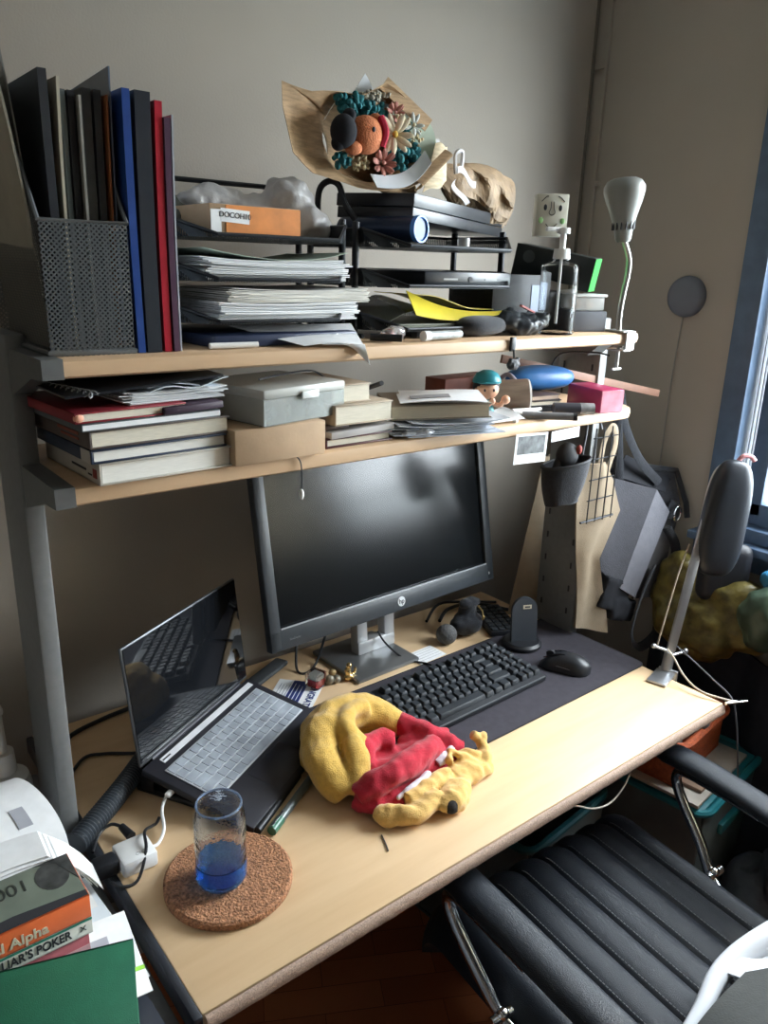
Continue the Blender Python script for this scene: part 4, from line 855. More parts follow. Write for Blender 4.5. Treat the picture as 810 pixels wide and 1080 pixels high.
# papers
stack('paper_stack', 'white printed papers in the middle tray of the left tower', 'papers', 0.640, 1.160, 1.6345, 0.250, 0.200, 12, 0.0024, 0.0, PAPER, 0.006, 0.004, seed=11)
paper_sheet('green_sheet', 'pale green curling sheet on the middle tray papers', 'paper', [(0.515, 1.062, 1.668), (0.765, 1.062, 1.668), (0.765, 1.25, 1.666), (0.515, 1.25, 1.666)], mat('pale_green_paper', (0.50, 0.60, 0.50), 0.75, 0, 0.05), wav=0.002, lift=lambda u, v: 0.014 * (2 * u - 1) ** 2 - 0.004)
stack('paper_stack', 'thick bundle of white papers in the lowest tray of the left tower', 'papers', 0.655, 1.155, 1.5755, 0.255, 0.200, 10, 0.0026, 0.02, PAPER, 0.006, 0.003, seed=13)
for k in range(3):
    bk = stack('booklet', ['cream booklet lying lowest on the paper bundle of the lowest left tray', 'cream booklet in the middle of the three on the lowest left tray', 'cream booklet on top of the three on the lowest left tray'][k], 'booklet', 0.675, 1.155, 1.6025 + k * 0.0062, 0.262, 0.20, 4, 0.0015, 0.02, PAPERW, 0.002, 0.004, seed=30 + k)
    del bk['kind']; bk['group'] = 'cream booklets on the lowest left tray'
solo('navy_folder', 'dark navy folder lying on the shelf under the left tray tower', 'folder', MB().box((0.64, 1.15, 1.549), (0.26, 0.22, 0.018), rot(0, 0, 0.03), bev=0.004), mat('navy_folder', (0.02, 0.03, 0.07), 0.4))
solo('white_pen', 'white pen lying in front under the left tray tower', 'pen', MB().cyl((0.505, 1.035, 1.5445), (0.58, 1.030, 1.5445), 0.0042), WHITEP)
def tri(u, v):
    A, B, C_, D = Vector((0.58, 1.12, 1.5645)), Vector((0.80, 1.10, 1.565)), Vector((0.745, 0.990, 1.541)), Vector((0.640, 0.998, 1.543))
    p = A.lerp(B, u).lerp(D.lerp(C_, u), v)
    return p + Vector((0, 0, 0.004 * math.sin(u * PI) * v))
solo('drooping_sheet', 'white sheet sliding out from under the left trays over the shelf edge', 'paper', MB().sheet(tri, 10, 10, 0.0007).sheet(lambda u, v: Vector((0.672, 0.997, 1.5445)).lerp(Vector((0.748, 0.991, 1.5420)), u).lerp(Vector((0.740, 1.05, 1.556)).lerp(Vector((0.745, 0.972, 1.512)), u), v * 1.0), 10, 10, 0.0007), PAPER)
# orange box
ob = thing('orange_parcel_box', 'orange-fronted kraft box with a white label in the top left tray', 'box', (0.601, 1.135, 1.6945), 0.0)
part('carton', MB().box((0, 0, 0.0225), (0.150, 0.145, 0.040), bev=0.0015), CARD, ob)
OS = mat('orange_side', (0.62, 0.21, 0.04), 0.5, 0, 0.15, 40)
part('front_print', MB().box((0.012, -0.0732, 0.0225), (0.124, 0.0012, 0.038)), OS, ob)
part('label', MB().box((-0.036, -0.0742, 0.027), (0.046, 0.0010, 0.018), rot(0, 0.05, 0)).box((-0.066, -0.0742, 0.020), (0.016, 0.0010, 0.030)), PAPER, ob)
text('DOCOH10', 0.0105, Matrix.Translation((-0.036, -0.0750, 0.0275)) @ rot(PI / 2, 0, 0) @ Matrix.Rotation(-0.05, 4, 'Z'), INK, ob, world=False)
# plastic bags on the left trays
PBAG = mat('milky_plastic', (0.50, 0.49, 0.49), 0.35, 0, 0.1, 20, 0.3, 60, alpha=0.8)
solo('plastic_bag', 'crumpled milky plastic bag heaped behind the orange box', 'bag', blob([('e', (0.74, 1.20, 1.752), (0.045, 0.04, 0.048)), ('e', (0.70, 1.22, 1.738), (0.07, 0.04, 0.03)), ('e', (0.765, 1.17, 1.725), (0.035, 0.035, 0.028)), ('e', (0.62, 1.235, 1.75), (0.07, 0.03, 0.022))], 0.005, 0.012, 20, 4, fold=lambda p: 0.004 * noise.noise(p * 60)), PBAG)
solo('grey_cloth_bundle', 'grey-green crumpled bundle at the left of the top left tray', 'bundle', blob([('e', (0.505, 1.20, 1.722), (0.035, 0.05, 0.022)), ('e', (0.56, 1.245, 1.73), (0.05, 0.02, 0.03))], 0.005, 0.008, 25, 8), mat('grey_green_cloth', (0.13, 0.14, 0.125), 0.8, 0, 0.2))
# right tower contents
bx = thing('flat_gift_box', 'flat black lidded box under the bouquet on the right tray tower', 'box', M=Matrix.Translation((0.925, 1.095, 1.739)) @ rot(0.026, 0.045, 0.307))
BXM = mat('satin_black_box', (0.030, 0.033, 0.040), 0.33, 0, 0.05, 20)
part('base', MB().box((0.178, 0.084, 0.0095), (0.352, 0.164, 0.019), bev=0.001), BXM, bx)
part('lid', MB().box((0.178, 0.084, 0.031), (0.356, 0.168, 0.022), bev=0.0015), BXM, bx)
tb = thing('blue_tin', 'dark cylinder with a shiny blue metal end lying in the top right tray', 'tin', M=frame((0.908, 1.052, 1.7205), (-0.25, 1.0, 0.0), (0, 0, 1)))
part('body', MB().cyl((0.002, 0, 0), (0.17, 0, 0), 0.0215, seg=32), mat('tin_navy', (0.02, 0.035, 0.08), 0.35, 0.3), tb)
part('end_cap', MB().lathe([(0, 0.004), (0.017, 0.003), (0.019, -0.001), (0.022, -0.001), (0.022, 0.008), (0, 0.009)], rot(0, PI / 2), 32), mat('blue_metal', (0.05, 0.22, 0.62), 0.35, 0.0, 0.1), tb)
solo('plastic_ring', 'small clear plastic ring in front of the top right tray', 'ring', MB().cyl((1.03, 1.075, 1.6965), (1.03, 1.075, 1.712), 0.011), mat('clear_plastic', (0.8, 0.8, 0.78), 0.2, 0, 0, 5, trans=0.6))
dv = thing('black_device', 'slim black electronic device with two slots in the middle right tray', 'device', (1.045, 1.165, 1.6265), 0.02)
part('housing', MB().box((0, 0, 0.0145), (0.225, 0.19, 0.026), bev=0.005), mat('device_black', (0.02, 0.024, 0.03), 0.3, 0, .05), dv)
part('slots', MB().box((-0.05, -0.0955, 0.014), (0.035, 0.001, 0.003)).box((0.055, -0.0955, 0.014), (0.032, 0.001, 0.003)), GREY, dv)
part('socket', MB().cyl((0.0, -0.0945, 0.014), (0.0, -0.0965, 0.014), 0.005), INK, dv)
# yellow folder, clear sleeves in lowest right tray
stack('paper_stack', 'papers in the lowest tray of the right tower under the yellow sleeve', 'papers', 1.01, 1.165, 1.5555, 0.27, 0.19, 5, 0.0016, 0.0, mat('olive_paper', (0.32, 0.33, 0.27), 0.6), 0.004, 0.0, seed=17)
solo('yellow_sleeve', 'curling yellow plastic sleeve in the lowest right tray', 'sleeve', MB().sheet(lambda u, v: (0.908 + u * 0.225, 1.056 + 0.012 * math.sin(u * PI) + 0.03 * v * (1 - u), (1.580 - 0.012 * math.sin(u * PI)) + v * (0.034 * (1 - u) ** 1.3 + 0.006)), 24, 8, 0.0012).sheet(lambda u, v: (0.93 + u * 0.20, 1.086 + v * 0.12, 1.613 - 0.030 * u + 0.004 * math.sin(u * 7)), 16, 6, 0.0012), mat('yellow_plastic', (0.62, 0.50, 0.04), 0.3, 0, 0.08))
solo('clear_sleeve', 'smoky clear plastic sleeve bulging out of the lowest right tray', 'sleeve', MB().sheet(lambda u, v: (0.868 + u * 0.20, 1.085 + v * 0.13, 1.566 + 0.055 * math.sin(PI * min(1, u * 1.1)) * (0.5 + 0.5 * v) * (1 - u * 0.6)), 20, 10, 0.001), mat('smoky_plastic', (0.22, 0.24, 0.20), 0.2, 0, 0.1, 10, alpha=0.75))
# shelf top under right tower
mk = thing('marker_pen', 'white and clear marker lying under the right tray tower', 'pen', (0.90, 1.014, TS + .0095), 0.12)
part('barrel', MB().cyl((0.0, 0, 0), (0.085, 0, 0), 0.0075), mat('marker_grey', (0.35, 0.38, 0.38), 0.3, 0, 0.3, 80), mk); part('cap', MB().cyl((-0.012, 0, 0), (0.003, 0, 0), 0.0085), WHITEP, mk)
gd = thing('trinket_bag', 'small clear bag of red and silver trinkets beside the tray post', 'bag', (0.845, 1.040, TS))
part('bag', blob([('e', (0, 0, 0.012), (0.026, 0.015, 0.014))], 0.003, 0.004, 60), mat('crinkly_clear', (0.75, 0.75, 0.75), 0.15, 0, 0.05, 20, trans=0.7), gd)
part('trinkets', MB().ell((-.008, 0, .010), (.007, .006, .006)).ell((.010, -.002, .010), (.006, .006, .006)), mat('red_bead', (0.4, 0.06, 0.04), 0.4), gd)
solo('black_marker', 'black marker lying diagonally at the front edge between the trays', 'pen', MB().cyl((0.800, 1.045, TS + .008), (0.838, 1.008, TS + .008), 0.006), BLACK)
solo('glasses_case', 'black zip glasses case under the right end of the right trays', 'case', MB().ell((1.075, 1.065, TS + .0195), (0.062, 0.034, 0.018), rot(0, 0, 0.1), pw=0.8), DARKCL)
solo('dark_pouch', 'black flat pouch lying under the middle of the right trays', 'pouch', MB().box((0.985, 1.10, TS + .008), (0.15, 0.08, 0.014), rot(0, 0, 0.05), bev=0.006), DARKCL)

# ------------------------------------------------------------------ bouquet
KRF = mat('printed_kraft', (0.42, 0.28, 0.155), 0.75, 0, 0.22, 45, 0.1, 150, stretch=(1, 1, 6))
bq = thing('flower_bouquet', 'kraft-wrapped dried flower bouquet with a small doll, lying on the flat black box', 'bouquet', (0.90, 1.2, 1.78))
cen = Vector((0.885, 1.15, 1.868))
outl = [(1.015, 1.860), (1.000, 1.895), (0.973, 1.918), (0.935, 1.935), (0.895, 1.950), (0.85, 1.928), (0.81, 1.925), (0.756, 1.920), (0.703, 1.930), (0.706, 1.890), (0.724, 1.830), (0.760, 1.803), (0.800, 1.792), (0.845, 1.787), (0.900, 1.785), (0.95, 1.790), (0.99, 1.810), (1.013, 1.835)]
def wrapf(u, v):
    n = len(outl); k = u * n; i = int(k) % n; f = k - int(k); p = Vector(outl[i]).lerp(Vector(outl[(i + 1) % n]), f)
    o = Vector((p.x, 1.150 - 0.01 * math.sin(u * 9), p.y)); d = o - cen; ang = math.atan2(d.z, d.x)
    inn = cen + Vector((0.088 * math.cos(ang), 0.035, 0.070 * math.sin(ang)))
    return o.lerp(inn, v) + Vector((0, 0.010 * math.sin(v * PI) * math.sin(u * 25), 0.002 * math.sin(u * 40 + v * 3)))
part('kraft_wrap', MB().sheet(wrapf, 109, 8, 0.001), KRF, bq, True, label='printed brown kraft paper wrap')
def conef(u, v):
    a = 2 * PI * u; c = (cen + Vector((0, 0.035, 0))).lerp(Vector((1.10, 1.315, 1.80)), v); r_ = 0.086 * (1 - v) + 0.018 * v
    return c + Vector((r_ * math.cos(a), 0.006 * math.sin(a * 7), 0.82 * r_ * math.sin(a) + 0.003 * math.sin(a * 6)))
part('wrap_cone', MB().sheet(conef, 49, 8, 0.001), KRF, bq, True)
def side(u, v):
    return Vector((0.975, 1.13, 1.786)).lerp(Vector((1.058, 1.16, 1.812)), u).lerp(Vector((1.005, 1.135, 1.870)).lerp(Vector((1.055, 1.16, 1.868)), u), v) + Vector((0, -0.012 * math.sin(u * PI), 0.003 * math.sin(u * 9)))
part('wrap_flap', MB().sheet(side, 12, 8, 0.001), mat('pale_kraft', (0.58, 0.47, 0.31), 0.75, 0, 0.25, 40, stretch=(1, 1, 6)), bq, True, label='paler printed kraft flap on the right')
TIS = mat('green_tissue', (0.50, 0.58, 0.48), 0.6, 0, 0.05, 20)
part('tissue', MB().sheet(lambda u, v: Vector((0.935, 1.14, 1.925)).lerp(Vector((1.016, 1.14, 1.835)), u) + Vector((0.022 * math.sin(u * PI) - v * 0.028, v * 0.012, 0.018 * math.sin(u * PI) - v * 0.022)), 16, 5, 0.0008), TIS, bq, True, label='pale green tissue on the upper right rim')
WT = mat('white_tissue', (0.60, 0.63, 0.66), 0.6, 0, 0.04)
part('tissue', MB().sheet(lambda u, v: Vector((0.865, 1.12, 1.786)).lerp(Vector((0.985, 1.12, 1.835)), u) + Vector((0.01 * math.sin(u * PI), v * 0.02, -0.016 * math.sin(u * PI) + v * 0.022)), 16, 5, 0.0008), WT, bq, True, label='white tissue fold at the lower rim')
part('tissue', MB().sheet(lambda u, v: Vector((0.835, 1.165, 1.925)).lerp(Vector((0.925, 1.165, 1.925)), u) + Vector((-0.03 * v * (u - .4), 0.0, v * 0.040 * (1 - abs(2 * u - 0.75)))), 12, 6, 0.0008), WT, bq, True, label='white tissue point sticking up at the top')
part('wrap_fold', MB().sheet(lambda u, v: Vector((0.905, 1.155, 1.962)).lerp(Vector((0.99, 1.135, 1.905)), u) + Vector((-0.016 * v, -0.006, -0.020 * v)), 12, 4, 0.0012), KRF, bq, True)
rb = part('wrap_fold', MB().sheet(lambda u, v: Vector((0.955, 1.13, 1.795)).lerp(Vector((1.015, 1.12, 1.850)), u) + Vector((0.012 * math.sin(v * PI), -0.008 * math.sin(v * PI), v * 0.018 - 0.008)), 10, 8, 0.001), KRF, bq, True)
rnd = random.Random(4)
def cluster(cx, cz, rx, rz_, n, m, name, r=0.006, yy=1.155):
    mb = MB()
    for _ in range(n):
        a = rnd.uniform(0, 2 * PI); q = rnd.uniform(0, 1) ** .5
        mb.ell((cx + rx * q * math.cos(a), yy + rnd.uniform(-.012, .012), cz + rz_ * q * math.sin(a)), (r * rnd.uniform(.7, 1.2),) * 3, seg=7, rings=5)
    mb.noise(0.0015, 200)
    return part(name, mb, m, bq, True, smooth=True)
TEAL = mat('teal_hydrangea', (0.02, 0.15, 0.17), 0.85, 0, 0.4, 90)
cluster(0.835, 1.912, 0.034, 0.014, 46, TEAL, 'teal_blossoms'); cluster(0.885, 1.910, 0.030, 0.012, 36, TEAL, 'teal_blossoms'); cluster(0.945, 1.845, 0.036, 0.026, 80, TEAL, 'teal_blossoms'); cluster(0.940, 1.885, 0.02, 0.015, 30, TEAL, 'teal_blossoms'); cluster(0.815, 1.826, 0.018, 0.010, 20, TEAL, 'teal_blossoms', 0.005)
CRM = mat('cream_sprigs', (0.50, 0.42, 0.26), 0.85, 0, 0.3, 90)
cluster(0.845, 1.825, 0.022, 0.012, 40, CRM, 'cream_sprigs', 0.003, 1.143); cluster(0.925, 1.895, 0.022, 0.010, 30, CRM, 'cream_sprigs', 0.003, 1.14); cluster(0.885, 1.930, 0.03, 0.007, 36, mat('grey_sprigs', (0.35, 0.33, 0.27), 0.9, 0, 0.3, 80), 'grey_sprigs', 0.004)
cluster(0.962, 1.875, 0.012, 0.016, 20, CRM, 'cream_sprigs', 0.003, 1.14)
def daisy(c, R_, n, m, mc, name, cup=0.3):
    mb = MB(); c = Vector(c); M0 = Matrix.Translation(c) @ rot(PI / 2 - 0.1, 0, -0.35)
    for k in range(n):
        a = 2 * PI * k / n + 0.2 * (k % 2)
        M1 = M0 @ Matrix.Rotation(a, 4, 'Z') @ Matrix.Translation((R_ * 0.55, 0, 0.002 * (k % 3))) @ Matrix.Rotation(-cup, 4, 'Y') @ Matrix.Diagonal((R_ * 0.48, R_ * 0.17, 0.0022, 1))
        b2_ = MB(); b2_.ell((0, 0, 0), (1, 1, 1), seg=10, rings=6)
        for v in b2_.bm.verts: v.co = M1 @ v.co
        tmp = bpy.data.meshes.new('t'); b2_.bm.to_mesh(tmp); mb.bm.from_mesh(tmp); bpy.data.meshes.remove(tmp)
    f = part(name, mb, m, bq, True)
    part('flower_centre', MB().ell(M0 @ Vector((0, 0, 0.003)), (R_ * .16, R_ * .12, R_ * .16)), mc, f, True)
daisy((0.906, 1.128, 1.872), 0.034, 11, mat('cream_petals', (0.68, 0.60, 0.43), 0.7), mat('yellow_centre', (0.55, 0.35, 0.05), 0.8), 'daisy')
PK = mat('pink_petals', (0.52, 0.24, 0.20), 0.8, 0, 0.15, 60)
daisy((0.885, 1.130, 1.826), 0.024, 16, PK, PK, 'pink_flower', 0.7); daisy((0.915, 1.140, 1.908), 0.018, 16, PK, PK, 'pink_flower', 0.7)
daisy((0.953, 1.135, 1.893), 0.020, 7, mat('pale_lily', (0.55, 0.58, 0.55), 0.7), CRM, 'white_flower')
FACE = mat('orange_plush', (0.52, 0.17, 0.07), 0.9, 0, 0.1, 80, 0.3, 300)
dl = part('doll_head', MB().ell((0.850, 1.135, 1.866), (0.032, 0.024, 0.030)).ell((0.822, 1.130, 1.843), (0.016, 0.012, 0.011)).ell((0.868, 1.133, 1.893), (0.010, 0.010, 0.008)), FACE, bq, True, label='orange plush doll head')
part('doll_hair', MB().ell((0.803, 1.132, 1.866), (0.022, 0.022, 0.026)).ell((0.815, 1.134, 1.890), (0.010, 0.014, 0.012)).ell((0.795, 1.135, 1.848), (0.012, 0.012, 0.012)), mat('black_felt', (0.012, 0.012, 0.016), 0.95, 0, 0.2), bq, True)
part('doll_eye', MB().ell((0.849, 1.1115, 1.872), (0.0032, 0.002, 0.0042)), INK, bq, True)
part('doll_collar', MB().tube([(0.872, 1.125, 1.895), (0.878, 1.118, 1.872), (0.874, 1.122, 1.850)], 0.0065, 8), mat('crimson_felt', (0.42, 0.012, 0.04), 0.85), bq, True)
# second dried bouquet
b2q = thing('wrapped_sprig', 'crumpled brown paper sleeve tied with white ribbon right of the bouquet', 'bouquet', (1.17, 1.2, 1.80))
def slv(u, v):
    a = 2 * PI * u; c = Vector((1.085, 1.205, 1.832)).lerp(Vector((1.262, 1.215, 1.782)), v); r_ = 0.016 + 0.038 * math.sin(min(1, v * 1.1) * PI * 0.6)
    return c + Vector((r_ * 0.4 * math.sin(a), r_ * 0.7 * math.cos(a), r_ * math.sin(a))) + Vector((1, 1, 1)) * 0.016 * noise.noise(c * 26 + Vector((math.cos(a) * 2, math.sin(a) * 2, v)))
part('paper_sleeve', MB().sheet(slv, 36, 20, 0.001), mat('brown_sleeve', (0.36, 0.25, 0.15), 0.6, 0, 0.25, 40, 0.2, 80), b2q, True, smooth=False)
RIB = mat('white_ribbon', (0.62, 0.60, 0.60), 0.5)
part('ribbon', MB().sheet(lambda u, v: Vector((1.085 - .02 * math.sin(u * 4), 1.17 + v * 0.006, 1.815)).lerp(Vector((1.115, 1.165, 1.775)), u) + Vector((v * 0.012, 0, v * 0.006)), 12, 3, 0.001).sheet(lambda u, v: (1.09 + u * 0.05, 1.165, 1.83 + 0.006 * math.sin(u * 6) + v * 0.012 - 0.02 * u), 10, 3, 0.001).tube([(1.09, 1.17, 1.83), (1.083, 1.165, 1.862), (1.10, 1.165, 1.868), (1.104, 1.17, 1.838)], 0.004, 6), RIB, b2q, True)
part('ends', MB().sheet(lambda u, v: (1.245 + u * 0.045 * (1 - abs(v - 0.5)), 1.20, 1.745 + v * 0.07 + 0.004 * math.sin(u * 9)), 8, 8, 0.001), mat('brown_sleeve', (0, 0, 0)), b2q, True)
cl_ = solo('clear_tape', 'small clear plastic tab standing behind the bouquet flap', 'tab', MB().box((1.065, 1.21, 1.875), (0.030, 0.002, 0.034), rot(0, 0.05, 0)), mat('frosted_tab', (0.45, 0.46, 0.45), 0.3, alpha=0.6))

# ------------------------------------------------------------------ right end of top shelf
bb_ = thing('black_carton', 'black carton with a blue-grey label standing behind the pump bottle', 'carton', (1.235, 1.17, TS), 0.0)
part('carton', MB().box((0.0, 0, 0.056), (0.17, 0.12, 0.112), bev=0.0015), BLACKM, bb_)
part('label', MB().box((0.050, -0.0608, 0.066), (0.046, 0.001, 0.052)), mat('blue_grey_label', (0.20, 0.25, 0.34), 0.5), bb_)
xb = thing('green_ended_box', 'black product box with a bright green end tilted on the black carton', 'box', M=Matrix.Translation((1.385, 1.155, 1.668)) @ rot(0.03, 0.17, -1.12))
part('box', MB().box((0, 0, 0), (0.173, 0.06, 0.069), bev=0.0015), mat('product_black', (0.016, 0.02, 0.02), 0.4, 0, 0.1), xb)
part('green_end', MB().box((0.0872, 0, 0), (0.0014, 0.058, 0.067)), mat('lime_green', (0.03, 0.34, 0.05), 0.45), xb)
part('print', MB().cyl((-0.055, -0.0298, 0.012), (-0.055, -0.0306, 0.012), 0.013).box((0.02, -0.0303, 0.01), (0.06, 0.0008, 0.004)), mat('dim_print', (0.07, 0.08, 0.08), 0.5), xb)
for k in range(2):
    solo('black_product_box', ['black box standing under the raised end of the green-ended box', 'black box lying behind the small clear tub'][k], 'box', MB().box([(1.352, 1.145, TS + .0375), (1.46, 1.205, TS + .0255)][k], [(0.055, 0.06, 0.074), (0.09, 0.09, 0.05)][k], bev=0.002), BLACKM)
fb = thing('face_box', 'cream square box printed with a worried cartoon face on top of the stack', 'box', (1.388, 1.185, 1.7305), -0.72)
CREAM = mat('cream_card', (0.66, 0.63, 0.52), 0.6, 0, 0.03)
part('box', MB().box((0, 0, 0.044), (0.086, 0.05, 0.088), bev=0.0015), CREAM, fb)
FM = Matrix.Translation((0, -0.0256, 0.046)) @ rot(PI / 2)
ln = MB(); mk_ = lambda pts, r=0.0011: ln.tube([FM @ Vector((x, y, 0)) for x, y in pts], r, 6)
mk_([(-0.030, 0.026), (-0.018, 0.036), (-0.012, 0.037)]); mk_([(0.014, 0.037), (0.022, 0.034), (0.032, 0.026)])
mk_([(-0.004, 0.026), (-0.004, 0.012), (-0.008, 0.003), (0.000, -0.002), (0.008, 0.003), (0.005, 0.012), (0.004, 0.026)], 0.0009)
mk_([(-0.015, -0.020), (-0.006, -0.027), (0.006, -0.027), (0.016, -0.019)])
part('face_lines', ln, INK, fb)
part('face_eyes', MB().ell(FM @ Vector((-0.019, 0.014, 0)), (0.0045, 0.001, 0.0065)).ell(FM @ Vector((0.022, 0.013, 0)), (0.0045, 0.001, 0.0065)), INK, fb)
part('face_cheeks', MB().ell(FM @ Vector((-0.029, -0.013, 0)), (0.0065, 0.001, 0.0065)).ell(FM @ Vector((0.030, -0.014, 0)), (0.0065, 0.001, 0.0065)), mat('green_cheek', (0.35, 0.60, 0.25), 0.6), fb)
fb.scale = (0.78, 0.9, 0.96)
pb = thing('pump_bottle', 'clear pump bottle with a white pump head at the front of the top shelf', 'bottle', (1.262, 1.040, TS + 0.0005), -0.35)
BCL = mat('clear_bottle', (0.97, 0.98, 0.98), 0.03, 0, 0, 5, trans=1.0, ior=1.12)
part('bottle', MB().lathe([(0, 0), (0.034, 0), (0.037, 0.003), (0.037, 0.128), (0.034, 0.133), (0.015, 0.138), (0.014, 0.148), (0.012, 0.148), (0.013, 0.137), (0.032, 0.131), (0.0355, 0.127), (0.0355, 0.004), (0, 0.002)], seg=40), BCL, pb)
part('pump', MB().cyl((0, 0, 0.143), (0, 0, 0.162), 0.017, 0.015).cyl((0, 0, 0.162), (0, 0, 0.19), 0.006).cyl((0, 0, 0.19), (0, 0, 0.200), 0.013, 0.012).box((-0.022, 0.0, 0.197), (0.034, 0.009, 0.008), bev=0.002).cyl((0, 0, 0.02), (0, 0, 0.145), 0.003), WHITEP, pb)
dg_ = thing('dark_grey_box', 'small dark grey box at the right front of the top shelf', 'box', (1.395, 1.085, TS + .0003), -0.30)
part('box', MB().box((0, 0, 0.021), (0.088, 0.07, 0.042), bev=0.003), mat('slate_box', (0.075, 0.08, 0.095), 0.6, 0, .05), dg_)
tu = thing('clear_tub', 'small clear lidded tub on the dark grey box', 'tub', (1.395, 1.085, TS + 0.0428), -0.30)
part('tub', MB().box((0, 0, 0.014), (0.076, 0.06, 0.028), bev=0.003), mat('cloudy_plastic', (0.55, 0.55, 0.53), 0.3, 0, 0.1, 20, alpha=0.55), tu)
part('lid', MB().box((0, 0, 0.031), (0.084, 0.068, 0.006), bev=0.002), mat('cloudy_lid', (0.62, 0.63, 0.62), 0.35, alpha=0.85), tu)
part('contents', MB().ell((-0.015, 0, 0.012), (0.014, 0.014, 0.010)).ell((0.014, 0.002, 0.010), (0.012, 0.012, 0.008)), mat('tan_bits', (0.50, 0.30, 0.20), 0.7), tu)
solo('crumpled_black_bag', 'crumpled glossy black bag in front of the black carton', 'bag', blob([('e', (1.190, 1.055, TS + .020), (0.055, 0.032, 0.020)), ('e', (1.14, 1.06, TS + .025), (0.03, 0.025, 0.022)), ('e', (1.22, 1.06, TS + .030), (0.028, 0.026, 0.016))], 0.004, 0.008, 35, 6, fold=lambda p: 0.003 * noise.noise(p * 90)), mat('glossy_black_bag', (0.02, 0.024, 0.03), 0.28, 0, 0.1))
solo('red_strap', 'thin red strip lying on the crumpled black bag', 'strap', MB().box((1.17, 1.035, TS + .050), (0.045, 0.006, 0.003), rot(0, 0.3, 0.1)), mat('dull_red', (0.30, 0.05, 0.04), 0.6))
# clamp spotlight on the shelf
sl_ = thing('clip_spot_lamp', 'grey gooseneck lamp with a bell shade clamped to the right end of the top shelf', 'lamp', (1.445, 1.03, TS))
NK = mat('nickel', (0.38, 0.37, 0.35), 0.32, 0.8, 0.05)
part('neck', MB().tube([(1.447, 1.02, TS + 0.002), (1.447, 1.022, 1.58), (1.452, 1.022, 1.62), (1.459, 1.022, 1.66), (1.456, 1.022, 1.69), (1.432, 1.022, 1.725)], lambda t: 0.0058 + 0.0003 * math.sin(t * 500), 10), NK, sl_, True)
Ms = Matrix.Translation((1.430, 1.022, 1.720)) @ rot(-0.05, -0.08, 0)
SHD = mat('grey_shade', (0.22, 0.225, 0.21), 0.45, 0.2, 0.03)
sh = part('lamp_shade', MB().lathe([(0, 0.0), (0.013, 0.0), (0.016, 0.006), (0.020, 0.03), (0.026, 0.050), (0.036, 0.078), (0.0405, 0.096), (0.0405, 0.106), (0.034, 0.1165), (0.022, 0.122), (0, 0.124)], Ms, 40), SHD, sl_, True)
mb = MB()
for k in range(14):
    a = 2 * PI * k / 14; mb.box(Ms @ Vector((0.0215 * math.cos(a), 0.0215 * math.sin(a), 0.034)), (0.0025, 0.0025, 0.020), rot(0, 0.15, 0) if False else None)
part('vent_slots', mb, INK, sh, True)
part('clamp', MB().box((1.447, 1.020, TS + 0.003), (0.034, 0.05, 0.004), bev=0.001).box((1.455, 0.9945, TS - 0.016), (0.030, 0.004, 0.040), bev=0.001).box((1.447, 1.015, TS - 0.036), (0.026, 0.045, 0.004), bev=0.001), mat('clamp_nickel', (0.45, 0.45, 0.44), 0.4, 0.4), sl_, True)
part('clamp_screw', MB().cyl((1.442, 1.012, TS - .075), (1.442, 1.012, TS - 0.026), 0.004).box((1.442, 1.012, TS - .076), (0.030, 0.006, 0.005), bev=0.001).cyl((1.442, 1.012, TS - .030), (1.442, 1.012, TS - .026), 0.010), NK, sl_, True)
part('cord', MB().tube([(1.44, 1.03, TS - .05), (1.42, 1.06, TS - .045), (1.38, 1.12, TS - .055), (1.37, 1.14, TS - .12)], 0.002, 6), BLACK, sl_, True)
# hanging clip
hc_ = thing('hanging_clip', 'black binder clip and tassel hanging from the top shelf edge', 'clip', (1.094, 0.993, TS))
part('clip', MB().box((1.094, 0.9965, TS - 0.010), (0.012, 0.006, 0.026), bev=0.001).tube([(1.094, 0.993, TS - .02), (1.095, 0.992, TS - .035)], 0.002, 6), BLACK, hc_, True)
part('tassel', blob([('e', (1.095, 0.992, TS - .046), (0.017, 0.008, 0.011)), ('e', (1.103, 0.992, TS - .040), (0.006, 0.006, 0.008))], 0.002, 0.003, 120), BLACKM, hc_, True)

# ------------------------------------------------------------------ lower shelf
GB = 'thick white paged books at the left of the lower shelf'
WC = mat('white_cover', (0.50, 0.47, 0.42), 0.5, 0, 0.06, 30)
a1 = book('thick_book', 'thick paperback with pale spine and a small red mark, lowest of the left pile', 0.413, 1.092, LS + .0003, 0.196, 0.20, 0.029, 0.05, WC, PAPERW, 'left', over=0.003)
part('red_mark', MB().box((-0.0985, -0.085, 0.014), (0.0008, 0.012, 0.012)), mat('dull_red', (0, 0, 0)), a1)
part('spine_print', MB().box((-0.0985, -0.03, 0.014), (0.0008, 0.05, 0.003)).box((-0.0985, -0.068, 0.010), (0.0008, 0.012, 0.002)), INK, a1)
a2 = book('thick_book', 'thick paperback with a navy spine, second from the bottom of the left pile', 0.405, 1.095, LS + .0298, 0.198, 0.20, 0.018, 0.06, mat('navy_cover', (0.03, 0.045, 0.08), 0.45), PAPERW, 'left', over=0.003)
part('spine_patch', MB().box((-0.0995, -0.082, 0.009), (0.0008, 0.03, 0.017)), WC, a2)
a3 = book('thick_book', 'thick book with dark brown red-lettered spine, third in the left pile', 0.408, 1.098, LS + .0485, 0.206, 0.20, 0.024, 0.07, mat('brown_cover', (0.11, 0.085, 0.075), 0.5), PAPERC, 'left', over=0.003)
part('spine_lettering', MB().box((-0.1035, -0.03, 0.016), (0.0008, 0.07, 0.004)).box((-0.1035, -0.035, 0.009), (0.0008, 0.06, 0.003)), mat('rust_print', (0.28, 0.07, 0.04), 0.6), a3)
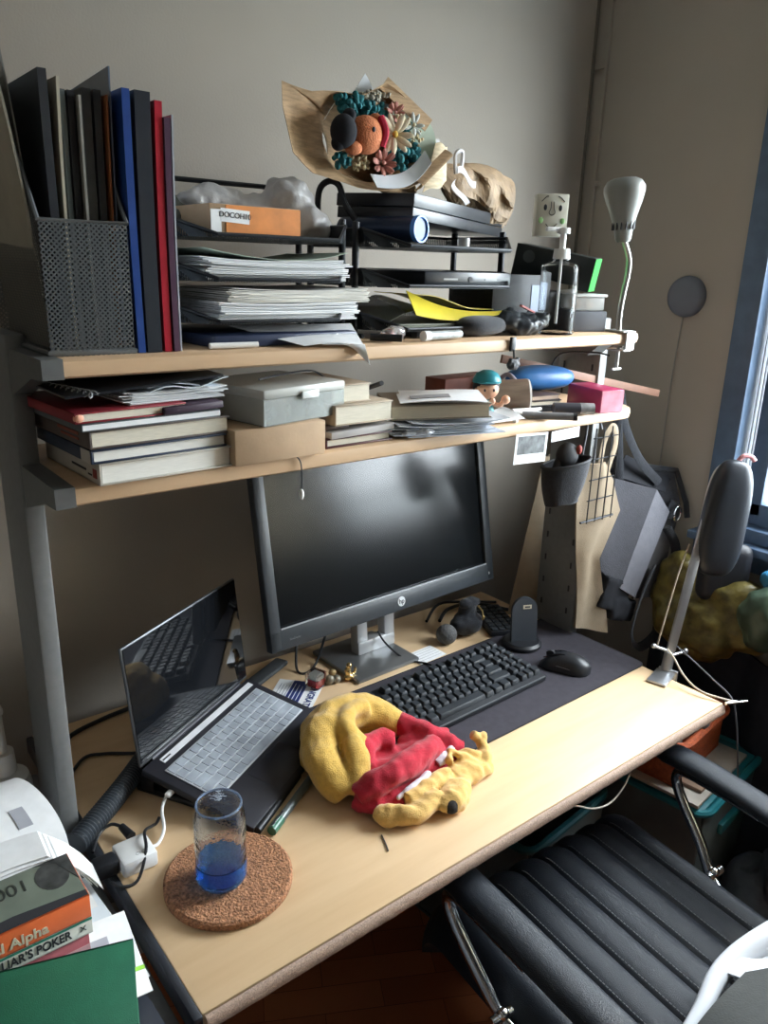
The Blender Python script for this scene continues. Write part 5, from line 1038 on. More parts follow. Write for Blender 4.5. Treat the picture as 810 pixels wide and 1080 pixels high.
nb = book('notebook', 'grey wire-bound notebook under the red binder on the lower shelf', 0.395, 1.090, LS + .0732, 0.200, 0.19, 0.010, 0.08, mat('grey_notebook', (0.10, 0.12, 0.13), 0.5), PAPER, 'left', over=-0.002, cover=0.0015)
rbk = book('ring_binder', 'dark red cloth binder in the middle of the left pile on the lower shelf', 0.365, 1.095, LS + .0837, 0.155, 0.20, 0.014, 0.08, mat('red_binder', (0.24, 0.02, 0.03), 0.5, 0, .1), PAPERC, 'left', over=0.0)
part('torn_corner', MB().ell((-0.072, -0.098, 0.007), (0.007, 0.004, 0.006)), mat('peach_tear', (0.65, 0.32, 0.22), 0.8), rbk)
solo('dark_file', 'dark plum file jutting out right of the red binder', 'file', MB().box((0.455, 1.085, LS + .090), (0.09, 0.18, 0.010), rot(0, -0.03, 0.06), bev=0.002), mat('plum_file', (0.05, 0.03, 0.05), 0.5))
stack('loose_papers', 'white loose papers splayed on the red binder', 'papers', 0.435, 1.100, LS + .0985, 0.150, 0.18, 9, 0.0017, 0.10, PAPER, 0.008, 0.002, seed=21)
solo('bluish_papers', 'creased white papers sticking out at the right of the splayed pile', 'papers', MB().sheet(lambda u, v: (0.40 + u * 0.115, 1.000 + v * 0.17, LS + .115 + 0.010 * u + 0.004 * math.sin(u * 8) - 0.004 * v), 12, 6, 0.0012).sheet(lambda u, v: (0.40 + u * 0.105, 1.006 + v * 0.17, LS + .120 + 0.004 * math.sin(u * 5)), 12, 6, 0.0012), mat('bluish_paper', (0, 0, 0)))
nbk = thing('spiral_notebook', 'black spiral notebook lying open-edged on top of the left book pile', 'notebook', (0.39, 1.08, LS + 0.1175), 0.08)
part('cover', MB().sheet(lambda u, v: (-0.105 + u * 0.215, -0.070 + v * 0.20 - 0.02 * u, 0.004 + 0.016 * u - 0.006 * (1 - v)), 8, 8, 0.003), mat('black_cover', (0.012, 0.014, 0.018), 0.4), nbk)
part('spiral', MB().tube([(-0.075 + 0.0 + 0.004 * math.cos(k * 0.9) - 0.035 * (k / 110), -0.088 + k * 0.0018, 0.000 + 0.005 * math.sin(k * 0.9) + .002) for k in range(111)], 0.0009, 5, smooth=False), GREY, nbk)
solo('cardboard_box', 'plain brown cardboard box under the clear organizer on the lower shelf', 'box', MB().box((0, 0, 0.0265), (0.160, 0.18, 0.053), bev=0.002), CARD, loc=(0.592, 1.078, LS + .0003), rz=0.03)
og = thing('clear_organizer', 'clear plastic compartment box on top of the brown cardboard box', 'organizer box', M=Matrix.Translation((0.562, 0.983, 1.4305)) @ rot(0, 0, 0.211))
OC = mat('clear_organizer', (0.80, 0.84, 0.82), 0.12, 0, 0.05, 10, trans=0.75, ior=1.2)
OCF = mat('frosted_organizer', (0.52, 0.53, 0.50), 0.3, 0, 0.1, 10, alpha=0.8)
mb = MB()
for c, s in (((0.0855, 0.076, 0.001), (0.171, 0.152, 0.002)), ((0.0855, 0.001, 0.02), (0.171, 0.002, 0.038)), ((0.0855, 0.151, 0.02), (0.171, 0.002, 0.038)), ((0.17, 0.076, 0.02), (0.002, 0.152, 0.038))): mb.box(c, s)
part('tray', mb, OC, og)
part('side', MB().box((0.001, 0.076, 0.02), (0.003, 0.152, 0.038)), OCF, og)
part('lid', MB().box((0.0855, 0.076, 0.0465), (0.175, 0.156, 0.0155), bev=0.005), OCF, og)
part('latch', MB().box((0.09, -0.004, 0.040), (0.036, 0.005, 0.012), bev=0.002), mat('white_latch', (0.7, 0.73, 0.72), 0.3), og)
mb = MB()
for x in (0.045, 0.085, 0.125): mb.box((x, 0.076, 0.02), (0.0015, 0.146, 0.034))
part('dividers', mb, OC, og)
rnd = random.Random(9)
for i_, xx in enumerate((0.022, 0.065, 0.105, 0.146)):
    mb = MB()
    for k in range(9): mb.box((xx + rnd.uniform(-.010, .010), 0.012 + rnd.uniform(0, 0.07), 0.008 + rnd.uniform(0, .016)), (0.012, 0.008, 0.008), rot(rnd.uniform(0, 1), rnd.uniform(0, 1), rnd.uniform(0, 3)))
    part('contents', mb, [mat('bits_blue', (0.10, 0.14, 0.17), 0.5), mat('bits_grey', (0.20, 0.21, 0.21), 0.5), mat('bits_dark', (0.06, 0.07, 0.07), 0.5), mat('bits_white', (0.5, 0.52, 0.52), 0.5)][i_], og)
solo('thin_wire_loop', 'thin dark wire lying across the clear organizer lid', 'wire', MB().tube([(0.575, 1.02, 1.4945), (0.63, 1.05, 1.4945), (0.70, 1.07, 1.4945), (0.73, 1.065, 1.478)], 0.0015, 6), INK)
# middle books
BK = 'books in the middle of the lower shelf'
mw = book('leather_album', 'dark maroon leather album at the bottom of the middle book pile', 0.758, 1.073, LS + .0003, 0.138, 0.12, 0.0165, 0.02, mat('maroon_leather', (0.075, 0.02, 0.022), 0.4, 0, .2), PAPERC, 'left', over=0.003, cover=0.003)
solo('grey_papers', 'thin grey-white booklet lying on the maroon album', 'booklet', MB().box((0.762, 1.073, LS + .0225), (0.135, 0.125, 0.011), rot(0, -.02, 0.05), bev=0.001), mat('greyish_pages', (0.45, 0.43, 0.42), 0.8, 0, 0.05))
solo('dark_notebook', 'thin dark brown notebook between the booklet and the beige book', 'notebook', MB().box((0.715, 1.09, LS + .0325), (0.05, 0.14, 0.007), rot(0, 0, 0.02), bev=0.001), mat('dark_brown', (0.08, 0.05, 0.04), 0.5))
bk1 = book('beige_book', 'beige book with a brown spine in the middle pile, second from top', 0.762, 1.083, LS + .0365, 0.120, 0.15, 0.033, 0.03, mat('tan_cover', (0.42, 0.34, 0.25), 0.55, 0, .08), PAPERC, 'left', over=0.001)
bk2 = book('beige_book', 'small beige book at the top of the middle pile behind the organizer', 0.742, 1.095, LS + .0702, 0.082, 0.15, 0.030, 0.04, mat('tan_cover', (0, 0, 0)), PAPERC, 'left', over=0.001)
stack('plastic_sheets', 'crinkled clear plastic and blueish papers lying under the envelope book', 'papers', 0.950, 1.055, LS + .0004, 0.20, 0.14, 14, 0.0018, -0.25, mat('blue_white_sheets', (0.52, 0.56, 0.62), 0.35, 0, 0.15, 60), 0.02, 0.006, seed=25)
solo('crumpled_cellophane', 'crumpled clear cellophane spilling right of the envelope book', 'wrap', blob([('e', (1.02, 1.04, LS + .012), (0.055, 0.03, 0.010)), ('e', (0.89, 1.01, LS + .009), (0.05, 0.016, 0.007)), ('e', (1.065, 1.07, LS + .013), (0.04, 0.03, 0.010))], 0.004, 0.006, 45, 15), mat('cellophane', (0.60, 0.62, 0.66), 0.2, 0, 0.1, 30, alpha=0.7))
eb = thing('paperback_with_envelope', 'thick cream paged book lying beneath an opened envelope', 'book', M=Matrix.Translation((0.835, 1.027, 1.4055)) @ rot(0, -0.03, -0.50))
part('pages', MB().box((0.088, 0.075, 0.013), (0.175, 0.145, 0.021)), PAPERC, eb)
part('cover', MB().box((0.09, 0.076, 0.0248), (0.180, 0.150, 0.0018)).box((0.09, 0.076, 0.0012), (0.180, 0.150, 0.0018)).box((0.001, 0.076, 0.013), (0.0018, 0.150, 0.024)), mat('grey_tan_cover', (0.33, 0.29, 0.23), 0.6, 0, .06), eb)
en = thing('opened_envelope', 'white envelope with a grey window on the cream paged book', 'envelope', M=Matrix.Translation((0.835, 1.027, 1.4330)) @ rot(0, -0.03, -0.62))
part('paper', MB().sheet(lambda u, v: (0.015 + u * 0.15, 0.0 + v * 0.10, 0.003 + 0.006 * u * v + 0.004 * math.sin(u * 3)), 8, 8, 0.001).sheet(lambda u, v: (0.02 + u * 0.15, 0.02 + v * 0.11, 0.001 + 0.004 * v), 8, 8, 0.001), PAPER, en)
part('window', MB().sheet(lambda u, v: (0.035 + u * 0.07, 0.025 + v * 0.028, 0.0045 + 0.006 * (0.15 + u * .45) * (v * .28 + .25) + 0.004 * math.sin((0.15 + u * .45) * 3)), 5, 4, 0.0006), mat('grey_window', (0.32, 0.32, 0.34), 0.4), en)
solo('dark_pen_tip', 'dark pen poking up left of the opened envelope', 'pen', MB().cyl((0.835, 1.13, 1.4410), (0.815, 1.03, 1.4720), 0.004), INK)
# figurine
fg = thing('capped_figurine', 'small figurine with a teal cap standing behind the envelope book', 'figurine', (1.098, 1.060, LS), -0.5)
SKIN = mat('figurine_skin', (0.62, 0.34, 0.22), 0.45, 0, 0.03)
part('body', MB().lathe([(0, 0), (0.018, 0), (0.020, 0.01), (0.015, 0.03), (0.010, 0.042), (0, 0.044)], seg=24), mat('teal_smock', (0.03, 0.20, 0.22), 0.5), fg)
part('head', MB().ell((0, 0, 0.062), (0.025, 0.022, 0.021)), SKIN, fg)
part('hair', MB().ell((0, 0.003, 0.066), (0.0262, 0.0225, 0.021)).ell((0, -0.010, 0.077), (0.021, 0.013, 0.008)), INK, fg)
part('cap', MB().lathe([(0.028, 0.075), (0.027, 0.082), (0.021, 0.092), (0.010, 0.098), (0, 0.099), (0, 0.097), (0.02, 0.09), (0.026, 0.080)], seg=28, close=False).ell((0, -0.012, 0.077), (0.024, 0.020, 0.003)), mat('teal_cap', (0.02, 0.24, 0.30), 0.4), fg)
part('eyes', MB().ell((-0.009, -0.0205, 0.062), (0.0022, 0.0012, 0.003)).ell((0.009, -0.0205, 0.062), (0.0022, 0.0012, 0.003)), INK, fg)
part('arms', MB().tube([(0.014, -0.004, 0.035), (0.024, -0.014, 0.032), (0.032, -0.014, 0.040)], 0.005, 8).ell((0.036, -0.014, 0.043), (0.009, 0.008, 0.009)).tube([(-0.012, -0.006, 0.035), (-0.006, -0.020, 0.032), (0.004, -0.024, 0.040)], 0.005, 8).ell((0.006, -0.024, 0.042), (0.006, 0.006, 0.007)), SKIN, fg)
# cylinder tub, blue case, notebooks, pens, pink box, stick, red box
cy = thing('wood_grain_tube', 'short wood-effect cardboard tube lying with its pale lid to the right', 'tube', M=frame((1.150, 1.115, LS + .0345), (0.80, -0.58, 0.06), (0, 0, 1)))
part('barrel', MB().cyl((0, 0, 0), (0.088, 0, 0), 0.0325, 0.0335, seg=36), wood_mat('tube_wood', (0.22, 0.16, 0.12), (0.34, 0.26, 0.20), 0.5, (2, 12, 12), 8), cy)
part('lid', MB().cyl((0.088, 0, 0), (0.092, 0, 0), 0.0335, 0.032, seg=36), mat('pale_lid', (0.50, 0.46, 0.42), 0.5), cy)
bcs = solo('blue_case', 'smooth blue oval glasses case lying on the small notebooks', 'case', MB().ell((0, 0, 0), (0.092, 0.036, 0.0265), rot(0, 0.03, 0), pw=0.88, seg=36, rings=20), mat('royal_blue', (0.035, 0.16, 0.42), 0.42, 0, 0.05), loc=(1.325, 1.120, LS + .0625), rz=-0.12)
mb = MB().box((0, 0, 0), (0.012, 0.074, 0.056), bev=0.01)
solo('pale_lilac_band', 'pale lilac elastic loop beside the left end of the blue case', 'band', MB().tube([(1.225, 1.09, LS + .052), (1.222, 1.12, LS + .075), (1.225, 1.15, LS + .052), (1.228, 1.12, LS + .040)], 0.005, 8, closed=True), mat('lilac', (0.42, 0.40, 0.52), 0.6))
for k in range(3):
    book('pocket_notebook', ['black pocket notebook lowest under the blue case', 'brown-edged pocket notebook in the middle under the blue case', 'tan pocket notebook right beneath the blue case'][k], 1.292 - 0.004 * k, 1.105, LS + .0003 + [0, .0125, .0245][k], [0.11, 0.085, 0.08][k], 0.09, [0.012, 0.0115, 0.011][k], [-0.35, -0.2, -0.1][k], [BLACKM, INK, mat('dark_brown', (0, 0, 0))][k], [BLACKM, PAPERC, mat('tan_pages', (0.45, 0.34, 0.26), 0.8)][k], 'back', cover=0.0018)
p1 = thing('marker_pen', 'grey marker with black end lying at the shelf front right of the cellophane', 'pen', M=frame((1.175, 1.030, LS + .0082), (0.085, -0.072, 0), (0, 0, 1)))
part('barrel', MB().cyl((0, 0, 0), (0.10, 0, 0), 0.0075), mat('grey_pen', (0.20, 0.20, 0.21), 0.35), p1); part('end_cap', MB().cyl((0.10, 0, 0), (0.108, 0, 0), 0.0078), BLACK, p1)
p2 = thing('silver_tube', 'silver and black cylinder lying between the notebooks and the pink box', 'tube', M=frame((1.275, 1.035, LS + .0125), (0.075, -0.050, 0), (0, 0, 1)))
part('barrel', MB().cyl((0, 0, 0), (0.055, 0, 0), 0.012), mat('dark_barrel', (0.05, 0.05, 0.06), 0.3), p2); part('end_cap', MB().cyl((0.055, 0, 0), (0.085, 0, 0), 0.012), mat('silver_cap', (0.42, 0.42, 0.44), 0.35, 0.5, 0.3, 90), p2)
solo('white_stick', 'slim white plastic stick lying behind the grey marker', 'stick', MB().cyl((1.16, 1.045, LS + .015), (1.235, 1.035, LS + .015), 0.005, 0.003).box((1.20, 1.04, LS + .006), (0.06, 0.02, 0.010), rot(0, 0, -.15), bev=0.002), WHITEP)
solo('eraser_bit', 'tiny white eraser bit on the shelf front edge', 'eraser', MB().box((0, 0, 0.003), (0.012, 0.009, 0.006), bev=0.002), WHITEP, loc=(1.135, 1.012, LS + .0003), rz=0.4)
solo('folded_receipt', 'crumpled white receipt behind the grey marker', 'paper', MB().sheet(lambda u, v: (1.06 + u * 0.10, 1.01 + v * 0.06, LS + .004 + 0.014 * u * v + 0.005 * math.sin(u * 7) * math.sin(v * 3) + .002), 12, 8, 0.0008), PAPER)
pk = thing('pink_box', 'translucent pink box at the right end of the lower shelf', 'box', M=Matrix.Translation((1.365, 0.986, LS + .0004)) @ rot(0, 0, -0.25))
part('box', MB().box((0.0305, 0.0575, 0.0245), (0.061, 0.115, 0.049), bev=0.003), mat('pink_plastic', (0.42, 0.035, 0.11), 0.3, 0, 0.1, 20), pk)
part('end_face', MB().box((0.0305, -0.0004, 0.0245), (0.057, 0.001, 0.045)), mat('pale_pink', (0.72, 0.26, 0.34), 0.35, 0, 0.3, 35), pk, label='paler pink end face')
solo('red_brown_box', 'dull red-brown box standing at the back of the lower shelf', 'box', MB().box((0, 0, 0.032), (0.16, 0.06, 0.064), bev=0.002), mat('brick_red', (0.22, 0.07, 0.05), 0.6, 0, 0.1), loc=(1.18, 1.215, LS + .0003), rz=0.05)
solo('wooden_ruler', 'long brown wooden strip sticking out past the right end of the lower shelf', 'strip', MB().box((0, 0, 0), (0.60, 0.006, 0.018), rot(0, 0.195, -.03), bev=0.001).cyl((0.27, -0.01, -0.053), (0.27, 0.004, -0.053), 0.004), mat('brown_wood', (0.20, 0.10, 0.065), 0.6, 0, 0.15, 20), loc=(1.545, 1.16, 1.419))
# things hanging at the lower shelf's edge
solo('pull_string', 'thin knotted string with a white bead hanging over the lower shelf edge', 'string', MB().tube([(0.600, 1.03, LS + .0015), (0.620, 1.000, LS + .0015), (0.632, 0.9965, LS - .010), (0.634, 0.9955, LS - .04), (0.633, 0.996, LS - .052)], 0.0011, 6), INK)
solo('white_bead', 'small white bead at the end of the hanging string', 'bead', MB().ell((0.633, 0.9955, LS - .062), (0.004, 0.004, 0.009)), WHITEP)
po = thing('instant_photo', 'instant photo taped below the front edge of the lower shelf', 'photo', (1.166, 0.9955, LS - .05))
Mp = Matrix.Translation((1.166, 0.9935, LS - .051)) @ rot(PI / 2, 0.05, 0)
part('frame', MB().box(Mp @ Vector((0, 0, 0)), (0.094, 0.060, 0.0008), Mp.to_3x3().to_4x4()), PAPER, po, True)
part('picture', MB().box(Mp @ Vector((0, 0.007, 0.0006)), (0.080, 0.036, 0.0004), Mp.to_3x3().to_4x4()), mat('photo_print', (0.09, 0.095, 0.10), 0.3, 0, 0.9, 70), po, True)
lb = thing('paper_label', 'small white lined label stuck below the lower shelf right of the photo', 'label', (1.270, 0.9955, LS - .035))
part('paper', MB().box((1.270, 0.9935, LS - .034), (0.088, 0.0008, 0.022), rot(0, -0.03, 0)), PAPER, lb, True)
part('print', MB().box((1.270, 0.9928, LS - .031), (0.06, 0.0006, 0.0014), rot(0, -.03, 0)).box((1.27, 0.9928, LS - .038), (0.07, 0.0006, 0.0014), rot(0, -.03, 0)), mat('print_grey', (0, 0, 0)), lb, True)
# pouch clipped on the right upright
hp = thing('hanging_pouch', 'black fabric bin bag clipped to the right upright below the shelf', 'pouch', (1.425, 1.105, 1.238), -0.5)
def pouchf(u, v):
    a = 2 * PI * u; r_ = 0.070 - 0.022 * v ** 2 + 0.003 * math.sin(a * 5) * v
    return (r_ * math.cos(a), r_ * 0.62 * math.sin(a), 0.012 * math.cos(a) - v * 0.098)
hp.scale = (0.80, 0.80, 0.95)
part('fabric', MB().sheet(pouchf, 41, 10, 0.003), DARKCL, hp)
part('base', MB().ell((0, 0, -0.095), (0.048, 0.030, 0.012)), DARKCL, hp)
part('rim', MB().tube([(0.071 * math.cos(a), 0.045 * math.sin(a), 0.012 * math.cos(a)) for a in [2 * PI * k / 20 for k in range(20)]], 0.004, 8, closed=True), BLACKM, hp)
part('hook', MB().tube([(0.06, 0.03, 0.01), (0.075, 0.05, 0.06), (0.085, 0.07, 0.08)], 0.004, 8), BLACKM, hp)
part('contents', MB().ell((0.0, 0, 0.018), (0.034, 0.022, 0.032)).cyl((-0.035, 0, -0.03), (-0.02, 0.0, 0.012), 0.012), BLACKM, hp)
part('red_tag', MB().ell((0.030, -0.012, 0.034), (0.009, 0.008, 0.012)), mat('dull_red', (0, 0, 0)), hp)
# wire grid on the right upright, canvas and tote bags
gr = thing('wire_grid', 'narrow black wire grid hanging beside the right upright', 'wire grid', (1.59, 1.114, 1.19))
mb = MB()
for k in range(4):
    x = 1.537 + k * 0.032; mb.cyl((x, 1.112, 1.066), (x, 1.112, 1.305), 0.0017, seg=6)
for k in range(5): mb.cyl((1.533, 1.114, 1.072 + k * 0.052), (1.637, 1.114, 1.072 + k * 0.052), 0.0017, seg=6)
mb.cyl((1.515, 1.114, 1.071), (1.644, 1.114, 1.071), 0.003, seg=8)
part('wires', mb, BLKMET, gr, True)
part('top_hook', MB().tube([(1.56, 1.114, 1.30), (1.562, 1.125, 1.318), (1.565, 1.15, 1.322), (1.575, 1.16, 1.318)], 0.003, 6), BLKMET, gr, True)
CANV = mat('canvas', (0.33, 0.26, 0.18), 0.9, 0, 0.06, 40, 0.2, 400)
cvb = thing('canvas_bag', 'limp beige canvas tote hanging behind the right upright', 'bag', (1.68, 1.30, 1.2))
def canv(u, v):
    # v 0 top -> 1 bottom ; wide at the bottom
    zt, zb = 1.18, 0.72
    xl = 1.625 - 0.10 * v; xr = 1.70 + 0.10 * v
    return (xl + (xr - xl) * u, 1.335 - 0.10 * u * v - 0.02 * math.sin(u * 9) * (0.3 + v), zt + (zb - zt) * v - 0.05 * u * v)
part('body', MB().sheet(canv, 24, 20, 0.012), CANV, cvb, True)
crow = [(1.610, 1.700, 1.185), (1.612, 1.748, 1.13), (1.622, 1.796, 1.035), (1.637, 1.722, 0.91), (1.648, 1.745, 0.82), (1.652, 1.772, 0.745), (1.655, 1.797, 0.665)]
def canv2(u, v):
    k = v * (len(crow) - 1); i = min(int(k), len(crow) - 2); f = k - i; A_, B_ = crow[i], crow[i + 1]
    xl = A_[0] + (B_[0] - A_[0]) * f; xr = A_[1] + (B_[1] - A_[1]) * f; z = A_[2] + (B_[2] - A_[2]) * f
    z += 0.05 * v * (1 - u)
    return (0.945 * (xl + (xr - xl) * u), 1.138 + 0.006 * math.sin(u * 7 + v * 5) - 0.012 * u, 1.66 - 0.945 * (1.66 - z))
part('front_panel', MB().sheet(canv2, 18, 37, 0.006), CANV, cvb, True)
part('handle', MB().tube([(1.62, 1.135, 1.14), (1.632, 1.132, 1.20), (1.645, 1.130, 1.245), (1.640, 1.130, 1.285), (1.622, 1.132, 1.295), (1.605, 1.135, 1.26), (1.60, 1.138, 1.18)], 0.010, 8, ell=0.25, up=(0, 1, 0)), CANV, cvb, True)
tt = thing('grey_tote_bag', 'large grey tote bag with black base and straps hanging by the right wall', 'bag', (1.82, 1.15, 1.1))
GF = mat('grey_felt', (0.062, 0.062, 0.072), 0.85, 0, 0.08, 60, 0.2, 300)
GF2 = mat('light_grey_felt', (0.15, 0.15, 0.17), 0.8, 0, 0.06, 60, 0.2, 300)
# corner points (front panel): top-left, top-right, bottom-right, bottom-left
def qd(A, B, C_, D, bulge=0.0, n=12, th=0.006):
    A, B, C_, D = map(Vector, (A, B, C_, D)); nrm = (B - A).cross(D - A).normalized()
    return lambda u, v: A.lerp(B, u).lerp(D.lerp(C_, u), v) + nrm * bulge * math.sin(PI * u) * math.sin(PI * v)
TLp, TRp, BRp, BLp = (1.695, 1.17, 1.150), (1.840, 1.12, 1.106), (1.705, 1.105, 0.855), (1.655, 1.15, 0.912)
part('front_panel', MB().sheet(qd(TLp, TRp, BRp, BLp, 0.012), 14, 14, 0.006), GF, tt, True)
part('gusset', MB().sheet(qd(TRp, (1.885, 1.10, 1.040), (1.757, 1.09, 0.821), BRp, -0.004), 10, 14, 0.006), GF2, tt, True, label='lighter grey side gusset')
part('fold_panel', MB().sheet(qd((1.885, 1.115, 1.04), (1.935, 1.10, 1.03), (1.86, 1.085, 0.80), (1.757, 1.095, 0.815), 0.01), 12, 12, 0.006), mat('brown_grey_felt', (0.06, 0.055, 0.055), 0.85), tt, True, label='darker folded side')
part('back_panel', MB().sheet(qd((1.76, 1.235, 1.14), (1.935, 1.135, 1.145), (1.935, 1.09, 1.03), (1.88, 1.12, 0.95), 0.0), 12, 12, 0.006), GF, tt, True)
part('base', blob([('b', (1.705, 1.135, 0.835), (0.10, 0.06, 0.09), rot(0, 0.35, -0.2)), ('b', (1.735, 1.125, 0.785), (0.08, 0.06, 0.06), rot(0, 0.25, -0.2))], 0.006, 0.004, 20), mat('black_base_cloth', (0.016, 0.017, 0.022), 0.85, 0, .1), tt, True, label='black base')
part('strap', MB().tube([(1.87, 1.09, 1.00), (1.915, 1.08, 0.93), (1.90, 1.07, 0.82), (1.85, 1.055, 0.72), (1.78, 1.065, 0.675), (1.745, 1.075, 0.72), (1.775, 1.08, 0.82), (1.83, 1.085, 0.90)], 0.013, 8, ell=0.25), DARKCL, tt, True, label='black shoulder strap')
part('strap', MB().tube([(1.73, 1.165, 1.13), (1.72, 1.17, 1.21), (1.715, 1.18, 1.30), (1.725, 1.185, 1.36), (1.745, 1.175, 1.28), (1.79, 1.15, 1.19), (1.86, 1.125, 1.12)], 0.013, 8, ell=0.25), DARKCL, tt, True, label='black carrying strap')
part('binding', MB().tube([(1.76, 1.225, 1.145), (1.84, 1.17, 1.16), (1.935, 1.125, 1.145), (1.940, 1.085, 1.06), (1.940, 1.075, 1.02)], 0.008, 8, smooth=False), DARKCL, tt, True, label='black edge binding')
part('inside', MB().sheet(qd((1.73, 1.18, 1.145), (1.80, 1.20, 1.19), (1.92, 1.13, 1.12), (1.88, 1.12, 1.092), 0.0), 8, 8, 0.004), mat('black_base_cloth', (0, 0, 0)), tt, True, label='black open mouth')
part('ring', MB().tube([(1.905 + 0.016 * math.cos(a), 1.085, 1.035 + 0.022 * math.sin(a)) for a in [2 * PI * k / 14 for k in range(14)]], 0.003, 6, closed=True), CHROME, tt, True, label='steel D ring')
part('ring_patch', MB().box((1.895, 1.10, 1.045), (0.03, 0.006, 0.05), rot(0, 0.3, -0.3), bev=0.002), DARKCL, tt, True)
# yellow shopping bag, hard case
YB = mat('shaded_yellow_plastic', (0.135, 0.105, 0.025), 0.4, 0, 0.55, 30, 0.3, 40)  # yellow print plastic, darkened in colour for the shade under the sill
yb = thing('yellow_shopping_bag', 'bulging yellow plastic shopping bag below the window', 'bag', (1.82, 0.92, 0.5))
part('bag', blob([('e', (1.850, 0.95, 0.775), (0.085, 0.12, 0.10)), ('e', (1.875, 0.86, 0.83), (0.07, 0.13, 0.10)), ('e', (1.88, 1.03, 0.84), (0.06, 0.07, 0.10))], 0.008, 0.014, 12, 31, fold=lambda p: 0.010 * noise.noise(Vector((p.x * 10, p.y * 18, p.z * 40)))), YB, yb, True)
part('green_patch', blob([('e', (1.850, 0.785, 0.85), (0.06, 0.06, 0.09))], 0.008, 0.010, 12, 4, fold=lambda p: 0.006 * noise.noise(p * 35)), mat('green_patch', (0.055, 0.085, 0.055), 0.4, 0, .3, 20), yb, True)  # green likewise darkened for the shade there
mb = MB(); rnd = random.Random(2)
for k in range(26):
    x, z = rnd.uniform(-0.07, 0.07), rnd.uniform(-0.06, 0.06); mb.box((x, z, rnd.uniform(0, .0)), (rnd.uniform(.004, .014), .0022, .001), rot(0, 0, rnd.uniform(-1, 1)))
solo('dark_wall_cloth', 'dark cloth hanging in folds below the yellow bag at the right wall', 'cloth', MB().sheet(lambda u, v: (1.925 + 0.015 * math.sin(u * 38) - 0.02 * (1 - v), 0.20 + u * 0.92, 0.10 + v * 0.60), 80, 6, 0.006), mat('navy_black_cloth', (0.018, 0.022, 0.032), 0.8, 0, .2))
mat('shadow_brown', (0.07, 0.04, 0.03), 0.8, 0, .2)
solo('rounded_hard_case', 'black rounded zip case propped behind the lamp head', 'case', MB().box((0, 0, 0), (0.125, 0.055, 0.155), rot(0, 0, -0.80), bev=0.026, seg=6), mat('case_black', (0.014, 0.015, 0.02), 0.5, 0, .1, 40), loc=(1.852, 0.905, 0.935))
solo('blue_plastic_scrap', 'blue plastic packet on the window ledge end of the yellow bag', 'packet', blob([('e', (1.88, 0.775, 0.945), (0.03, 0.045, 0.03))], 0.006, 0.008, 25), mat('blue_packet', (0.04, 0.22, 0.40), 0.35, 0, .2))
# wall speaker and cord
wl = thing('round_wall_light', 'round grey disc light on the right wall with a cord hanging down', 'wall light', (WX, 1.178, 1.605))
part('disc', MB().lathe([(0, 0.028), (0.040, 0.026), (0.050, 0.018), (0.053, 0.006), (0.053, 0), (0, 0)], Matrix.Translation((WX - .0005, 1.178, 1.605)) @ rot(0, -PI / 2), 48), mat('disc_grey', (0.15, 0.165, 0.20), 0.6, 0, .03), wl, True)
part('cord', MB().tube([(WX - .004, 1.182, 1.555), (WX - .004, 1.19, 1.40), (WX - .004, 1.19, 1.25), (WX - .004, 1.19, 1.10), (WX - .004, 1.185, 0.9), (WX - .004, 1.12, 0.62), (WX - .004, 1.10, 0.3)], 0.0018, 6), mat('cord_grey', (0.28, 0.27, 0.25), 0.6), wl, True)

# ------------------------------------------------------------------ office chair
ch_ = thing('office_chair', 'black ribbed leather office chair with chrome loop armrests facing the desk', 'chair', (1.097, 0.555, 0), -0.07)
LEA = mat('black_leather', (0.010, 0.013, 0.019), 0.42, 0, 0.12, 60, 0.25, 700, spec=0.4)
SW = 0.54; NF = 8
def seatf(u, v, low=0.0):
    x = (u - 0.5) * SW; fl = abs(math.sin(u * NF * PI)) ** 0.55
    s = v * 0.68 - 0.07
    if s < 0.03:                       # waterfall front
        a = (0.03 - s) / 0.07; a = min(a, 1.45); y = 0.245 + 0.045 * math.sin(a) ; z = 0.475 - 0.05 * (1 - math.cos(a)) - 0.012 * max(0, a - .8)
    else: y = 0.275 - s; z = 0.475 - 0.010 * (s / 0.5) ; 
    if s < 0.03: nx, nz = math.sin(min(1.3, (0.03 - s) / 0.07)), math.cos(min(1.3, (0.03 - s) / 0.07))
    else: nx, nz = 0, 1
    e = abs(u - 0.5) * 2; edge = max(0, (e - 0.86) / 0.14)
    z -= 0.035 * edge ** 2
    f_ = 0.017 * fl
    return Vector((x, y + nx * f_, z + nz * f_ - low))
part('seat_cushion', MB().sheet(lambda u, v: seatf(u, v, 0.02), NF * 12 + 1, 44, 0.04), LEA, ch_)
for k in range(1, NF):
    mb = MB()
    pts = [seatf(k / NF, 0.02 + 0.96 * j / 30) + Vector((0, 0.0005, 0.0015)) for j in range(31)]
    for j in range(30):
        for q in range(3):
            a = pts[j].lerp(pts[j + 1], (q + 0.1) / 3) + Vector((0.007, 0, 0.0125)); b = pts[j].lerp(pts[j + 1], (q + 0.75) / 3) + Vector((0.007, 0, 0.0125))
            mb.cyl(a, b, 0.0009, seg=4)
    part('stitched_seam', mb, mat('grey_thread', (0.14, 0.145, 0.15), 0.7), ch_)
part('seat_shell', MB().box((0, 0.0, 0.415), (0.56, 0.54, 0.030), rot(0.03), bev=0.014, seg=4).tube([(-0.27, 0.285, 0.405), (0, 0.30, 0.402), (0.27, 0.285, 0.405)], 0.014, 8), LEA, ch_)
def backf(u, v):
    x = (u - 0.5) * 0.50; fl = abs(math.sin(v * 9 * PI)) ** 0.55
    return Vector((x, -0.325 - v * 0.33 - 0.03 * math.sin(v * PI) + 0.012 * fl, 0.50 + v * 0.50 + 0.008 * fl))
